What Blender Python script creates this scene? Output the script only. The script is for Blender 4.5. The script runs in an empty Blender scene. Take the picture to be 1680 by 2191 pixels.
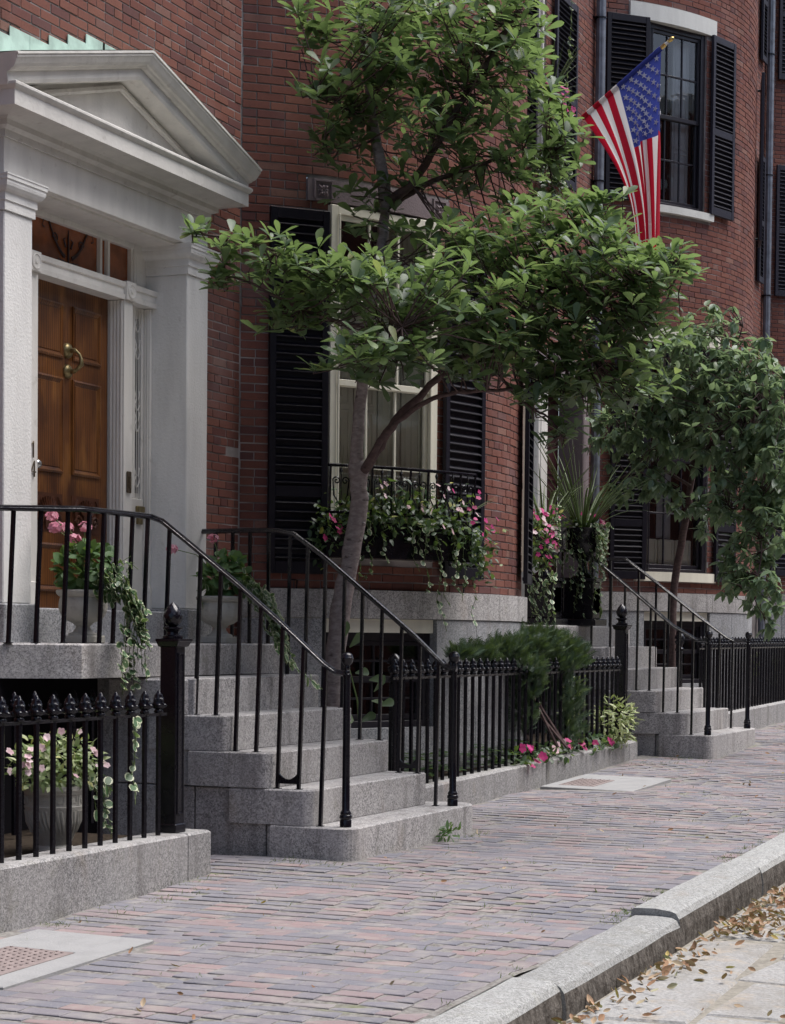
import bpy, math, random
import numpy as np
from mathutils import Matrix, Vector
random.seed(11); RS = np.random.RandomState(11)
rad = math.radians
SC = bpy.context.scene
COL = SC.collection

# ------------------------------------------------------------------ camera
CAM_P = (4303.8, .39852, -.036811, .0099192, 1519.8)   # focal (px of a 1680x2191 frame), yaw, pitch, roll, principal row
EYE = np.array([0., 0., 1.30])
_f, _yaw, _pit, _rol, _cy = CAM_P
_fw = np.array([math.cos(_yaw), math.sin(_yaw), 0]); _rt = np.array([math.sin(_yaw), -math.cos(_yaw), 0]); _up = np.array([0, 0, 1.])
FW = _fw*math.cos(_pit)+_up*math.sin(_pit); _u2 = _up*math.cos(_pit)-_fw*math.sin(_pit)
RT = _rt*math.cos(_rol)+_u2*math.sin(_rol); UP = _u2*math.cos(_rol)-_rt*math.sin(_rol)
cam = bpy.data.cameras.new('camera'); camo = bpy.data.objects.new('camera', cam); COL.objects.link(camo)
camo.matrix_world = Matrix(((RT[0], UP[0], -FW[0], EYE[0]), (RT[1], UP[1], -FW[1], EYE[1]), (RT[2], UP[2], -FW[2], EYE[2]), (0, 0, 0, 1)))
cam.sensor_fit = 'VERTICAL'; cam.sensor_height = 36; cam.sensor_width = 36
cam.lens = _f/2191*36; cam.shift_y = (_cy-1095.5)/2191; cam.clip_start = .1; cam.clip_end = 500
SC.camera = camo
def at(px, py, w):                       # a point at depth w along a viewing direction -> world metres
    return EYE+w*(FW+RT*(px-840)/_f-UP*(py-_cy)/_f)

# ------------------------------------------------------------------ sky, sun, exposure
SUN_EL, SUN_AZ = rad(66), rad(-54)       # sun stands over the street, to the right
wd = bpy.data.worlds.new('World'); SC.world = wd; wd.use_nodes = True
_n = wd.node_tree.nodes; _n.clear()
sky = _n.new('ShaderNodeTexSky'); sky.sky_type = 'NISHITA'; sky.sun_disc = False
sky.sun_elevation = SUN_EL; sky.sun_rotation = rad(90)-SUN_AZ; sky.dust_density = 4.0; sky.air_density = 1.0; sky.ozone_density = 1.0
bg = _n.new('ShaderNodeBackground'); bg.inputs['Strength'].default_value = .056
wo = _n.new('ShaderNodeOutputWorld')
wd.node_tree.links.new(sky.outputs[0], bg.inputs[0]); wd.node_tree.links.new(bg.outputs[0], wo.inputs[0])
sl = bpy.data.lights.new('sun', 'SUN'); sl.energy = 1.5; sl.angle = rad(46); sl.color = (1, .985, .985)
so = bpy.data.objects.new('sun', sl); COL.objects.link(so)
_d = Vector((math.cos(SUN_EL)*math.cos(SUN_AZ), math.cos(SUN_EL)*math.sin(SUN_AZ), math.sin(SUN_EL)))
so.rotation_euler = _d.to_track_quat('Z', 'Y').to_euler(); so.location = (8, 0, 14)
SC.view_settings.view_transform = 'Standard'; SC.view_settings.look = 'None'; SC.view_settings.gamma = 1
SC.view_settings.use_curve_mapping = False; SC.view_settings.exposure = 1.62

# ------------------------------------------------------------------ helpers
PW = {}                                  # world matrix of every parent
def link(o, parent=None, M=None):
    COL.objects.link(o)
    M = M or Matrix()
    if parent is not None:
        o.parent = parent; o.matrix_parent_inverse = PW[parent.name].inverted()
    o.matrix_basis = M
    PW[o.name] = M.copy()
    return o
def tag(o, label=None, cat=None, group=None, kind=None):
    if label: o['label'] = label
    if cat: o['category'] = cat
    if group: o['group'] = group
    if kind: o['kind'] = kind
    return o
def thing(name, label, cat, loc=(0, 0, 0), group=None):
    o = bpy.data.objects.new(name, None); o.empty_display_size = .1
    link(o, None, Matrix.Translation(loc)); return tag(o, label, cat, group)
def inst(name, mesh, parent, M):         # another object on shared mesh data
    return link(bpy.data.objects.new(name, mesh), parent, M)
def frame(o, x, y, z=None, s=1):         # matrix from an origin and axes
    x = Vector(x).normalized(); y = Vector(y).normalized(); z = Vector(z).normalized() if z is not None else x.cross(y)
    m = Matrix(((x[0]*s, y[0]*s, z[0]*s, o[0]), (x[1]*s, y[1]*s, z[1]*s, o[1]), (x[2]*s, y[2]*s, z[2]*s, o[2]), (0, 0, 0, 1)))
    return m

class MB:
    def __init__(s, M=None): s.v = []; s.f = []; s.r = []; s.e = []; s.mi = []; s.M = M; s.rn = 0.; s.m = 0
    def add(s, vs, fs, rnd=None, edge=None):
        o = len(s.v)
        if s.M is not None:
            vs = [tuple(s.M @ Vector(p)) for p in vs]
            if s.M.determinant() < 0: fs = [f[::-1] for f in fs]
        s.v.extend(tuple(map(float, p)) for p in vs)
        s.e.extend(edge if edge is not None else [0.]*len(vs))
        r = s.rn if rnd is None else rnd
        for f in fs: s.f.append(tuple(i+o for i in f)); s.r.append(r); s.mi.append(s.m)
    def box(s, x0, x1, y0, y1, z0, z1, b=0, rnd=None):
        if b <= 0:
            s.add([(x0, y0, z0), (x1, y0, z0), (x1, y1, z0), (x0, y1, z0), (x0, y0, z1), (x1, y0, z1), (x1, y1, z1), (x0, y1, z1)],
                  [(3, 2, 1, 0), (4, 5, 6, 7), (0, 1, 5, 4), (1, 2, 6, 5), (2, 3, 7, 6), (3, 0, 4, 7)], rnd); return
        b = min(b, (x1-x0)*.49, (y1-y0)*.49, (z1-z0)*.49)
        vs = []; X = (x0, x1); Y = (y0, y1); Z = (z0, z1)
        for k in range(2):
            for j in range(2):
                for i in range(2):
                    sx = 1-2*i; sy = 1-2*j; sz = 1-2*k; x, y, z = X[i], Y[j], Z[k]
                    vs += [(x, y+sy*b, z+sz*b), (x+sx*b, y, z+sz*b), (x+sx*b, y+sy*b, z)]
        c = lambda i, j, k, a: ((k*2+j)*2+i)*3+a
        fs = []
        fs += [(c(0,0,0,0), c(0,0,1,0), c(0,1,1,0), c(0,1,0,0)), (c(1,0,0,0), c(1,1,0,0), c(1,1,1,0), c(1,0,1,0)),
               (c(0,0,0,1), c(1,0,0,1), c(1,0,1,1), c(0,0,1,1)), (c(0,1,0,1), c(0,1,1,1), c(1,1,1,1), c(1,1,0,1)),
               (c(0,0,0,2), c(0,1,0,2), c(1,1,0,2), c(1,0,0,2)), (c(0,0,1,2), c(1,0,1,2), c(1,1,1,2), c(0,1,1,2))]
        for j in range(2):
            for k in range(2): fs.append((c(0,j,k,1), c(1,j,k,1), c(1,j,k,2), c(0,j,k,2)) if (j ^ k) else (c(0,j,k,2), c(1,j,k,2), c(1,j,k,1), c(0,j,k,1)))
        for i in range(2):
            for k in range(2): fs.append((c(i,0,k,0), c(i,1,k,0), c(i,1,k,2), c(i,0,k,2)) if not (i ^ k) else (c(i,0,k,2), c(i,1,k,2), c(i,1,k,0), c(i,0,k,0)))
        for i in range(2):
            for j in range(2): fs.append((c(i,j,0,0), c(i,j,1,0), c(i,j,1,1), c(i,j,0,1)) if (i ^ j) else (c(i,j,0,1), c(i,j,1,1), c(i,j,1,0), c(i,j,0,0)))
        for i in range(2):
            for j in range(2):
                for k in range(2):
                    t = (c(i,j,k,0), c(i,j,k,1), c(i,j,k,2)); fs.append(t if not (i ^ j ^ k) else t[::-1])
        s.add(vs, fs, rnd)
    def prism(s, poly, z0, z1, b=0, zf=None, rnd=None):    # poly counter-clockwise; zf(x,y) tilts top and bottom
        n = len(poly); zf = zf or (lambda x, y: 0)
        def ins(d):
            out = []
            for i in range(n):
                a, p, c = Vector(poly[i-1]), Vector(poly[i]), Vector(poly[(i+1) % n])
                d1 = (p-a).normalized(); d2 = (c-p).normalized(); n1 = Vector((-d1.y, d1.x)); n2 = Vector((-d2.y, d2.x))
                m = (n1+n2)/max(.3, 1+n1.dot(n2)); out.append(p+m*d)
            return out
        rings = [(poly, z0)]
        if b > 0: rings += [(poly, z1-b), (ins(b), z1)]
        else: rings += [(poly, z1)]
        vs = []
        for P, z in rings: vs += [(p[0], p[1], z+zf(p[0], p[1])) for p in P]
        fs = [tuple(range(n-1, -1, -1)), tuple(range(len(vs)-n, len(vs)))]
        for r in range(len(rings)-1):
            for i in range(n): j = (i+1) % n; fs.append((r*n+i, r*n+j, (r+1)*n+j, (r+1)*n+i))
        s.add(vs, fs, rnd)
    def lathe(s, c, prof, n=16, mod=None, rnd=None, cap=True):   # prof [(r, z)], bottom to top
        vs = []; fs = []
        for i, (r, z) in enumerate(prof):
            for k in range(n):
                a = 2*math.pi*k/n; rr = r*(mod(a, z, i) if mod else 1)
                vs.append((c[0]+rr*math.cos(a), c[1]+rr*math.sin(a), c[2]+z))
        for i in range(len(prof)-1):
            for k in range(n): j = (k+1) % n; fs.append((i*n+k, i*n+j, (i+1)*n+j, (i+1)*n+k))
        if cap: fs += [tuple(range(n-1, -1, -1)), tuple(range(len(vs)-n, len(vs)))]
        s.add(vs, fs, rnd)
    def tube(s, pts, r, n=6, rnd=None, cap=True, flat=None):
        pts = [Vector(p) for p in pts]; m = len(pts)
        if not hasattr(r, '__len__'): r = [r]*m
        vs = []; fs = []; up = None
        for i, p in enumerate(pts):
            t = (pts[min(i+1, m-1)]-pts[max(i-1, 0)]).normalized()
            if up is None: up = Vector((0, 0, 1)) if abs(t.z) < .9 else Vector((0, 1, 0))
            a = t.cross(up)
            if a.length < 1e-4: a = t.cross(Vector((1, 0, 0)))
            a.normalize(); bb = a.cross(t).normalized(); up = bb
            for k in range(n):
                th = 2*math.pi*(k+.5)/n
                vs.append(tuple(p+a*(math.cos(th)*r[i])+bb*(math.sin(th)*r[i]*(flat or 1))))
        for i in range(m-1):
            for k in range(n): j = (k+1) % n; fs.append((i*n+k, i*n+j, (i+1)*n+j, (i+1)*n+k))
        if cap: fs += [tuple(range(n-1, -1, -1)), tuple(range(len(vs)-n, len(vs)))]
        s.add(vs, fs, rnd)
    def sweep(s, path, prof, fn, cap=True, rnd=None):       # profile (a = out along the right normal of the path, b = third axis)
        m = len(path); k = len(prof); vs = []; fs = []
        for i in range(m):
            ds = []
            if i > 0: ds.append((Vector(path[i])-Vector(path[i-1])).normalized())
            if i < m-1: ds.append((Vector(path[i+1])-Vector(path[i])).normalized())
            ns = [Vector((d.y, -d.x)) for d in ds]
            nn = ns[0] if len(ns) == 1 else (ns[0]+ns[1])/(1+ns[0].dot(ns[1]))
            for a, b in prof: q = Vector(path[i])+nn*a; vs.append(fn(q.x, q.y, b))
        for i in range(m-1):
            for j in range(k-1): fs.append((i*k+j, (i+1)*k+j, (i+1)*k+j+1, i*k+j+1))
        if cap: fs += [tuple(range(k)), tuple(range(m*k-1, (m-1)*k-1, -1))]
        s.add(vs, fs, rnd)
    def inst(s, tmpl, Rs, ts, rnds=None):                   # many copies of a template (v, f, edge): Rs (n,3,3), ts (n,3)
        tv, tf, te = tmpl; tv = np.asarray(tv); n = len(ts)
        if n == 0: return
        V = np.einsum('nij,kj->nki', np.asarray(Rs), tv)+np.asarray(ts)[:, None, :]
        o = len(s.v); k = len(tv)
        s.v.extend(map(tuple, V.reshape(-1, 3).tolist())); s.e.extend(list(te)*n)
        for i in range(n):
            b = o+i*k; rr = rnds[i] if rnds is not None else random.random()
            for f in tf: s.f.append(tuple(j+b for j in f)); s.r.append(rr); s.mi.append(s.m)
    def mesh(s, name, mat, smooth=False):
        me = bpy.data.meshes.new(name); me.from_pydata(s.v, [], s.f)
        for m_ in (mat if isinstance(mat, (list, tuple)) else [mat]): me.materials.append(m_)
        me.attributes.new('rnd', 'FLOAT', 'FACE').data.foreach_set('value', s.r)
        if any(s.e): me.attributes.new('edge', 'FLOAT', 'POINT').data.foreach_set('value', s.e)
        if any(s.mi): me.polygons.foreach_set('material_index', s.mi)
        if smooth: me.polygons.foreach_set('use_smooth', [True]*len(s.f))
        me.update(); return me
    def build(s, name, mat, parent=None, smooth=False, kind=None, label=None, cat=None, group=None):
        o = bpy.data.objects.new(name, s.mesh(name, mat, smooth)); link(o, parent)
        return tag(o, label, cat, group, kind)

def smooth_angle(o, deg=40):
    me = o.data; me.polygons.foreach_set('use_smooth', [True]*len(me.polygons))
    try: me.set_sharp_from_angle(angle=rad(deg))
    except Exception: pass
    return o

# ------------------------------------------------------------------ materials
def new_mat(name):
    m = bpy.data.materials.new(name); m.use_nodes = True; t = m.node_tree
    return m, t, t.nodes['Principled BSDF']
def nd(t, typ, ins=None, **pr):
    n = t.nodes.new(typ)
    for k, v in pr.items(): setattr(n, k, v)
    for k, v in (ins or {}).items():
        if isinstance(v, bpy.types.NodeSocket): t.links.new(v, n.inputs[k])
        else: n.inputs[k].default_value = v
    return n
def c4(c): return (c[0], c[1], c[2], 1)
def pos(t): return nd(t, 'ShaderNodeNewGeometry').outputs['Position']
def noise(t, scale, detail=3, vec=None, rough=.55, stretch=None):
    v = vec or pos(t)
    if stretch: v = nd(t, 'ShaderNodeVectorMath', {0: v, 1: stretch}, operation='MULTIPLY').outputs[0]
    return nd(t, 'ShaderNodeTexNoise', {'Vector': v, 'Scale': scale, 'Detail': detail, 'Roughness': rough}).outputs['Fac']
def ramp(t, fac, stops, interp='LINEAR'):
    n = nd(t, 'ShaderNodeValToRGB', {'Fac': fac}); r = n.color_ramp; r.interpolation = interp
    while len(r.elements) < len(stops): r.elements.new(.5)
    for e, (p, c) in zip(r.elements, stops): e.position = p; e.color = c4(c) if hasattr(c, '__len__') else (c, c, c, 1)
    return n.outputs['Color']
def mix(t, a, b, fac, blend='MIX'):
    n = nd(t, 'ShaderNodeMix', data_type='RGBA', blend_type=blend)
    for k, v in ((0, fac), (6, a), (7, b)):
        if isinstance(v, bpy.types.NodeSocket): t.links.new(v, n.inputs[k])
        else: n.inputs[k].default_value = v if k == 0 else c4(v)
    return n.outputs[2]
def math_(t, op, a, b=0.):
    n = nd(t, 'ShaderNodeMath', operation=op)
    for i, v in enumerate((a, b)):
        if isinstance(v, bpy.types.NodeSocket): t.links.new(v, n.inputs[i])
        else: n.inputs[i].default_value = v
    return n.outputs[0]
def rnd_fac(t, k=7.31):                  # per-piece random number: face attribute + object random
    a = nd(t, 'ShaderNodeAttribute', attribute_name='rnd').outputs['Fac']
    b = math_(t, 'MULTIPLY', nd(t, 'ShaderNodeObjectInfo').outputs['Random'], k)
    return math_(t, 'FRACT', math_(t, 'ADD', a, b))
def bump(t, bs, h, strength=.3, dist=.01):
    b = nd(t, 'ShaderNodeBump', {'Height': h, 'Strength': strength, 'Distance': dist}); t.links.new(b.outputs[0], bs.inputs['Normal'])
def setc(t, bs, col, rough=.7, spec=.3):
    if isinstance(col, bpy.types.NodeSocket): t.links.new(col, bs.inputs['Base Color'])
    else: bs.inputs['Base Color'].default_value = c4(col)
    if isinstance(rough, bpy.types.NodeSocket): t.links.new(rough, bs.inputs['Roughness'])
    else: bs.inputs['Roughness'].default_value = rough
    bs.inputs['Specular IOR Level'].default_value = spec
MAT = {}
def m_brick(name, stops, spot, bumps=.35, soot=.5):
    m, t, b = new_mat(name); c = ramp(t, rnd_fac(t), stops)
    c = mix(t, c, spot, ramp(t, noise(t, 70, 4), [(.52, 0.), (.75, .75)]))
    c = mix(t, c, (.5, .46, .47), ramp(t, noise(t, 1.3, 3), [(.55, 0.), (.85, .2)]))
    c = mix(t, c, tuple(x*.45 for x in spot), ramp(t, noise(t, 1.9, 5, stretch=(1.4, 1.4, .35)), [(.5, 0.), (.75, soot)]))
    if soot < .4: c = mix(t, c, (.33, .31, .28), ramp(t, noise(t, 7, 6), [(.5, 0.), (.7, .55)]))
    setc(t, b, c, .9, .15); bump(t, b, noise(t, 160, 3), bumps, .004); MAT[name] = m
m_brick('wall_brick', [(0, (.195, .08, .061)), (.35, (.17, .069, .055)), (.6, (.215, .092, .068)), (.8, (.15, .062, .054)), (.93, (.125, .06, .057)), (1, (.25, .135, .105))], (.1, .05, .045))
m_brick('paving_brick', [(0, (.172, .172, .197)), (.3, (.195, .188, .21)), (.52, (.207, .192, .208)), (.7, (.238, .195, .2)), (.86, (.275, .203, .2)), (.93, (.22, .2, .21)), (1, (.145, .148, .17))], (.25, .242, .247), .9, .3)
def m_simple(name, col, rough=.6, spec=.4, var=.12, nscale=30, bs=.0, bscale=60, metal=0):
    m, t, b = new_mat(name)
    d = tuple(x*(1-var) for x in col); c = mix(t, col, d, ramp(t, noise(t, nscale, 4), [(.35, 0.), (.65, 1.)]))
    setc(t, b, c, rough, spec); b.inputs['Metallic'].default_value = metal
    if bs: bump(t, b, noise(t, bscale, 3), bs, .006)
    MAT[name] = m; return m
m_simple('mortar', (.4, .365, .36), .95, .1, .66, 2.5, .3, 200)
def m_granite(name, lo, hi, stain=.45, dark=(.1, .09, .09)):
    m, t, b = new_mat(name)
    sp = nd(t, 'ShaderNodeTexVoronoi', {'Vector': pos(t), 'Scale': 240.}).outputs['Color']
    g = nd(t, 'ShaderNodeSeparateColor', {0: sp}).outputs[0]
    sp2 = nd(t, 'ShaderNodeTexVoronoi', {'Vector': pos(t), 'Scale': 95.}).outputs['Color']
    g = math_(t, 'ADD', math_(t, 'MULTIPLY', g, .55), math_(t, 'MULTIPLY', nd(t, 'ShaderNodeSeparateColor', {0: sp2}).outputs[1], .45))
    c = ramp(t, g, [(0, lo), (.22, lo), (.5, tuple((a*.8+b_*1.2)/2 for a, b_ in zip(lo, hi))), (.8, hi), (1, tuple(min(1, x*1.25) for x in hi))])
    c = mix(t, c, tuple(x*.8 for x in hi), ramp(t, noise(t, 3, 4), [(.4, 0.), (.7, .5)]))
    c = mix(t, c, dark, ramp(t, noise(t, 5, 4, stretch=(1.6, 1.6, .22)), [(.5, 0.), (.78, stain)]))
    c = mix(t, c, (.2, .19, .13), ramp(t, noise(t, 9, 4), [(.56, 0.), (.8, .3)]))
    v = math_(t, 'ADD', math_(t, 'MULTIPLY', nd(t, 'ShaderNodeObjectInfo').outputs['Random'], .3), .84)
    c = mix(t, c, nd(t, 'ShaderNodeCombineColor', {0: v, 1: v, 2: v}).outputs[0], 1.0, 'MULTIPLY')
    c = mix(t, c, (.23, .16, .1), ramp(t, noise(t, 3.7, 5, stretch=(1.2, 1.2, .5)), [(.6, 0.), (.8, .35)]))
    setc(t, b, c, .8, .25); bump(t, b, math_(t, 'ADD', noise(t, 190, 4), math_(t, 'MULTIPLY', noise(t, 14, 4), 1.5)), .45, .004); MAT[name] = m
m_granite('granite', (.17, .166, .166), (.54, .52, .51), .75, (.12, .11, .105))
m_granite('granite_cool', (.14, .145, .155), (.44, .445, .46), .4)
m_granite('kerb_granite', (.16, .16, .157), (.38, .385, .375), .5, (.2, .195, .18))
m_granite('wall_granite', (.13, .13, .13), (.38, .37, .365), .75, (.1, .092, .088))
def m_white(name, col, bs, bscale, dirt=(.3, .27, .24), amt=.5, rough=.6):
    m, t, b = new_mat(name)
    c = mix(t, col, tuple(x*.86 for x in col), ramp(t, noise(t, 5, 5, stretch=(1.5, 1.5, .3)), [(.4, 0.), (.7, 1.)]))
    c = mix(t, c, dirt, ramp(t, noise(t, 14, 5), [(.62, 0.), (.8, amt)]))
    setc(t, b, c, rough, .3); bump(t, b, noise(t, bscale, 4), bs, .012); MAT[name] = m
m_white('white_stucco', (.76, .75, .725), .3, 60, (.4, .37, .33), amt=.55)
m_white('white_paint', (.76, .735, .69), .12, 90, amt=.4)
m_white('cornice_paint', (.68, .66, .62), .3, 40, (.2, .15, .12), .55)
m_white('white_stone', (.66, .66, .62), .2, 60, amt=.15)
m_white('cream_paint', (.78, .75, .63), .1, 60, (.4, .37, .28), .3, .5)
m_white('brownstone', (.2, .16, .17), .4, 90, (.13, .1, .1), .4, .85)
m_white('cast_stone', (.4, .39, .35), .5, 70, (.16, .15, .12), .55, .9)
m_white('cover_stone', (.3, .3, .3), .3, 80, (.3, .3, .28), .4, .85)
def m_black(name, col, rough, spec, bs):
    m, t, b = new_mat(name)
    c = mix(t, col, tuple(x*1.9+.002 for x in col), ramp(t, noise(t, 25, 4), [(.5, 0.), (.8, .6)]))
    setc(t, b, c, math_(t, 'ADD', math_(t, 'MULTIPLY', noise(t, 18, 4), .25), rough-.12), spec); bump(t, b, noise(t, 70, 3), bs, .004); MAT[name] = m
m_black('black_iron', (.004, .0035, .007), .24, .4, .25)
m_black('rail_paint', (.012, .012, .016), .2, .8, .5)
m_black('shutter_paint', (.006, .005, .011), .45, .3, .25)
m_black('shutter_grey', (.02, .019, .03), .5, .3, .25)
m_black('black_sash', (.016, .014, .02), .35, .45, .15)
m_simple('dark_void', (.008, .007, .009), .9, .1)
m_simple('brass', (.3, .24, .12), .38, .5, .35, 40, .1, 60, .85)
m_simple('bright_metal', (.6, .6, .58), .25, .5, .1, 40, 0, 60, .9)
m_simple('bronze', (.12, .09, .06), .5, .4, .3, 40, 0, 60, .5)
m_simple('copper_green', (.5, .64, .57), .75, .25, .34, 7, .25, 25)
m_simple('zinc', (.2, .22, .26), .5, .4, .4, 8, .1, 40, .3)
m_simple('rust_plate', (.27, .22, .21), .7, .3, .25, 20, .2, 60)
m_simple('soil', (.05, .038, .028), .95, .1, .5, 40, .6, 60)
m_simple('joint_sand', (.3, .28, .24), .95, .1, .3, 30, .5, 120)
m_simple('curtain', (.55, .55, .56), .8, .2, .15, 12)
m_simple('maroon_paint', (.06, .018, .022), .5, .3, .2)
m_simple('amber_pane', (.3, .09, .03), .25, .5, .5, 6)
m_simple('amber_ink', (.035, .018, .02), .5, .3)
def m_wood():
    m, t, b = new_mat('door_wood')
    w = nd(t, 'ShaderNodeTexWave', {'Vector': nd(t, 'ShaderNodeVectorMath', {0: pos(t), 1: (9., 9., .7)}, operation='MULTIPLY').outputs[0], 'Scale': 1.6, 'Distortion': 5., 'Detail': 3., 'Detail Scale': 1.4}, bands_direction='X').outputs['Fac']
    c = ramp(t, w, [(0, (.09, .03, .009)), (.5, (.15, .054, .015)), (1, (.215, .085, .024))])
    c = mix(t, c, (.045, .015, .007), ramp(t, noise(t, 2.2, 4, stretch=(2, 2, .8)), [(.38, 0.), (.66, .9)]))
    c = mix(t, c, (.3, .13, .035), ramp(t, noise(t, 3.1, 4, stretch=(2.5, 2.5, .6)), [(.55, 0.), (.75, .7)]))
    setc(t, b, c, .34, .4); bump(t, b, noise(t, 60, 3, stretch=(3, 3, .2)), .08, .004); MAT['door_wood'] = m
m_wood()
m_simple('carved_wood', (.09, .03, .014), .4, .4, .4)
def m_pane(name, tint=(.9, .92, .95), base=.05):
    m, t, b = new_mat(name); t.nodes.remove(b); out = t.nodes['Material Output']
    fr = nd(t, 'ShaderNodeFresnel', {'IOR': 1.52}).outputs[0]; fac = math_(t, 'ADD', fr, base)
    gl = nd(t, 'ShaderNodeBsdfGlossy', {'Roughness': .02, 'Color': (1, 1, 1, 1)}); tr = nd(t, 'ShaderNodeBsdfTransparent', {'Color': c4(tint)})
    bp = nd(t, 'ShaderNodeBump', {'Height': noise(t, 5, 2), 'Strength': .05, 'Distance': .02}); t.links.new(bp.outputs[0], gl.inputs['Normal'])
    mx = nd(t, 'ShaderNodeMixShader', {0: fac, 1: tr.outputs[0], 2: gl.outputs[0]}); t.links.new(mx.outputs[0], out.inputs[0]); MAT[name] = m
m_pane('pane')
def m_leaf(name, stops, rough=.42, trans=.28, edgecol=None, spec=.45, tcol=None):
    m, t, b = new_mat(name); c = ramp(t, rnd_fac(t), stops)
    c = mix(t, c, tuple(x*.72 for x in stops[0][1]), ramp(t, noise(t, 9, 3), [(.4, 0.), (.7, .5)]))
    e = nd(t, 'ShaderNodeAttribute', attribute_name='edge').outputs['Fac']
    if edgecol: c = mix(t, c, edgecol, ramp(t, math_(t, 'ADD', e, math_(t, 'MULTIPLY', noise(t, 60, 2), .3)), [(.78, 0.), (.9, 1.)]))
    else: c = mix(t, c, (.12, .17, .06), ramp(t, e, [(0., .5), (.12, 0.)]))
    setc(t, b, c, rough, spec)
    out = t.nodes['Material Output']
    tr = nd(t, 'ShaderNodeBsdfTranslucent', {'Color': mix(t, c, tcol or (.3, .45, .06), .5)})
    mx = nd(t, 'ShaderNodeMixShader', {0: trans, 1: b.outputs[0], 2: tr.outputs[0]}); t.links.new(mx.outputs[0], out.inputs[0]); MAT[name] = m
m_leaf('magnolia_leaf', [(0, (.07, .12, .066)), (.4, (.105, .165, .085)), (.75, (.14, .205, .1)), (.96, (.185, .25, .115)), (1, (.3, .3, .11))], .4, .42, spec=.45, tcol=(.3, .44, .1))
m_leaf('dogwood_leaf', [(0, (.12, .19, .12)), (.5, (.165, .245, .15)), (.85, (.21, .285, .175)), (1, (.26, .33, .17))], .32, .42, spec=.5, tcol=(.34, .46, .18))
m_leaf('geranium_leaf', [(0, (.06, .13, .045)), (.6, (.085, .175, .06)), (1, (.13, .21, .08))], .55)
m_leaf('vinca_leaf', [(0, (.06, .12, .055)), (1, (.1, .18, .08))], .45, .2, (.55, .58, .4))
m_leaf('impatiens_leaf', [(0, (.035, .08, .03)), (.6, (.055, .11, .04)), (.85, (.12, .17, .06)), (1, (.4, .38, .08))], .5)
m_leaf('dark_leaf', [(0, (.02, .05, .025)), (1, (.04, .08, .035))], .4)
m_leaf('yew_needle', [(0, (.02, .045, .026)), (.6, (.04, .078, .044)), (.85, (.07, .115, .065)), (1, (.13, .18, .1))], .5, .12)
m_leaf('pale_leaf', [(0, (.16, .24, .1)), (.6, (.28, .34, .16)), (.9, (.42, .45, .26)), (1, (.5, .45, .12))], .5, .25)
m_leaf('variegated_leaf', [(0, (.1, .17, .06)), (.6, (.18, .25, .08)), (1, (.35, .38, .16))], .45, .2, (.55, .55, .3))
m_leaf('strap_leaf', [(0, (.06, .1, .035)), (1, (.15, .2, .08))], .4, .2)
m_leaf('grass', [(0, (.08, .13, .03)), (1, (.2, .24, .08))], .7, .2)
m_leaf('pink_petal', [(0, (.62, .2, .3)), (1, (.75, .38, .45))], .6, .3, tcol=(.8, .3, .4))
m_leaf('pale_petal', [(0, (.66, .42, .47)), (1, (.78, .64, .66))], .6, .3, tcol=(.8, .5, .5))
m_leaf('magenta_petal', [(0, (.4, .015, .13)), (1, (.55, .03, .22))], .6, .3, tcol=(.6, .05, .2))
m_leaf('dry_leaf', [(0, (.22, .11, .06)), (.35, (.34, .19, .11)), (.65, (.42, .28, .18)), (.85, (.5, .4, .28)), (.95, (.3, .33, .2)), (1, (.55, .4, .1))], .8, .1)
def m_bark(name, a, b_):
    m, t, b = new_mat(name)
    c = mix(t, a, b_, ramp(t, noise(t, 22, 5, stretch=(1, 1, 2.2)), [(.4, 0.), (.62, 1.)]))
    c = mix(t, c, (.05, .035, .035), ramp(t, noise(t, 11, 3, stretch=(1, 1, 3.)), [(.6, 0.), (.72, .8)]))
    setc(t, b, c, .8, .2); bump(t, b, noise(t, 60, 4, stretch=(1, 1, 2.5)), .5, .006); MAT[name] = m
m_bark('bark', (.21, .17, .165), (.3, .26, .25)); m_bark('twig_bark', (.07, .045, .045), (.11, .075, .07))
def m_cloth(name, col):
    m, t, b = new_mat(name); setc(t, b, col, .7, .25); bump(t, b, noise(t, 260, 2), .1, .003)
    tr = nd(t, 'ShaderNodeBsdfTranslucent', {'Color': c4(col)}); mx = nd(t, 'ShaderNodeMixShader', {0: .4, 1: b.outputs[0], 2: tr.outputs[0]}); t.links.new(mx.outputs[0], t.nodes['Material Output'].inputs[0]); MAT[name] = m
m_cloth('flag_red', (.5, .012, .035)); m_cloth('flag_white', (.84, .82, .8)); m_cloth('flag_blue', (.055, .075, .33))
m_simple('gilt', (.6, .42, .15), .3, .5, .1, 30, 0, 60, .9)
m_simple('stem', (.12, .17, .06), .6, .3)
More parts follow.
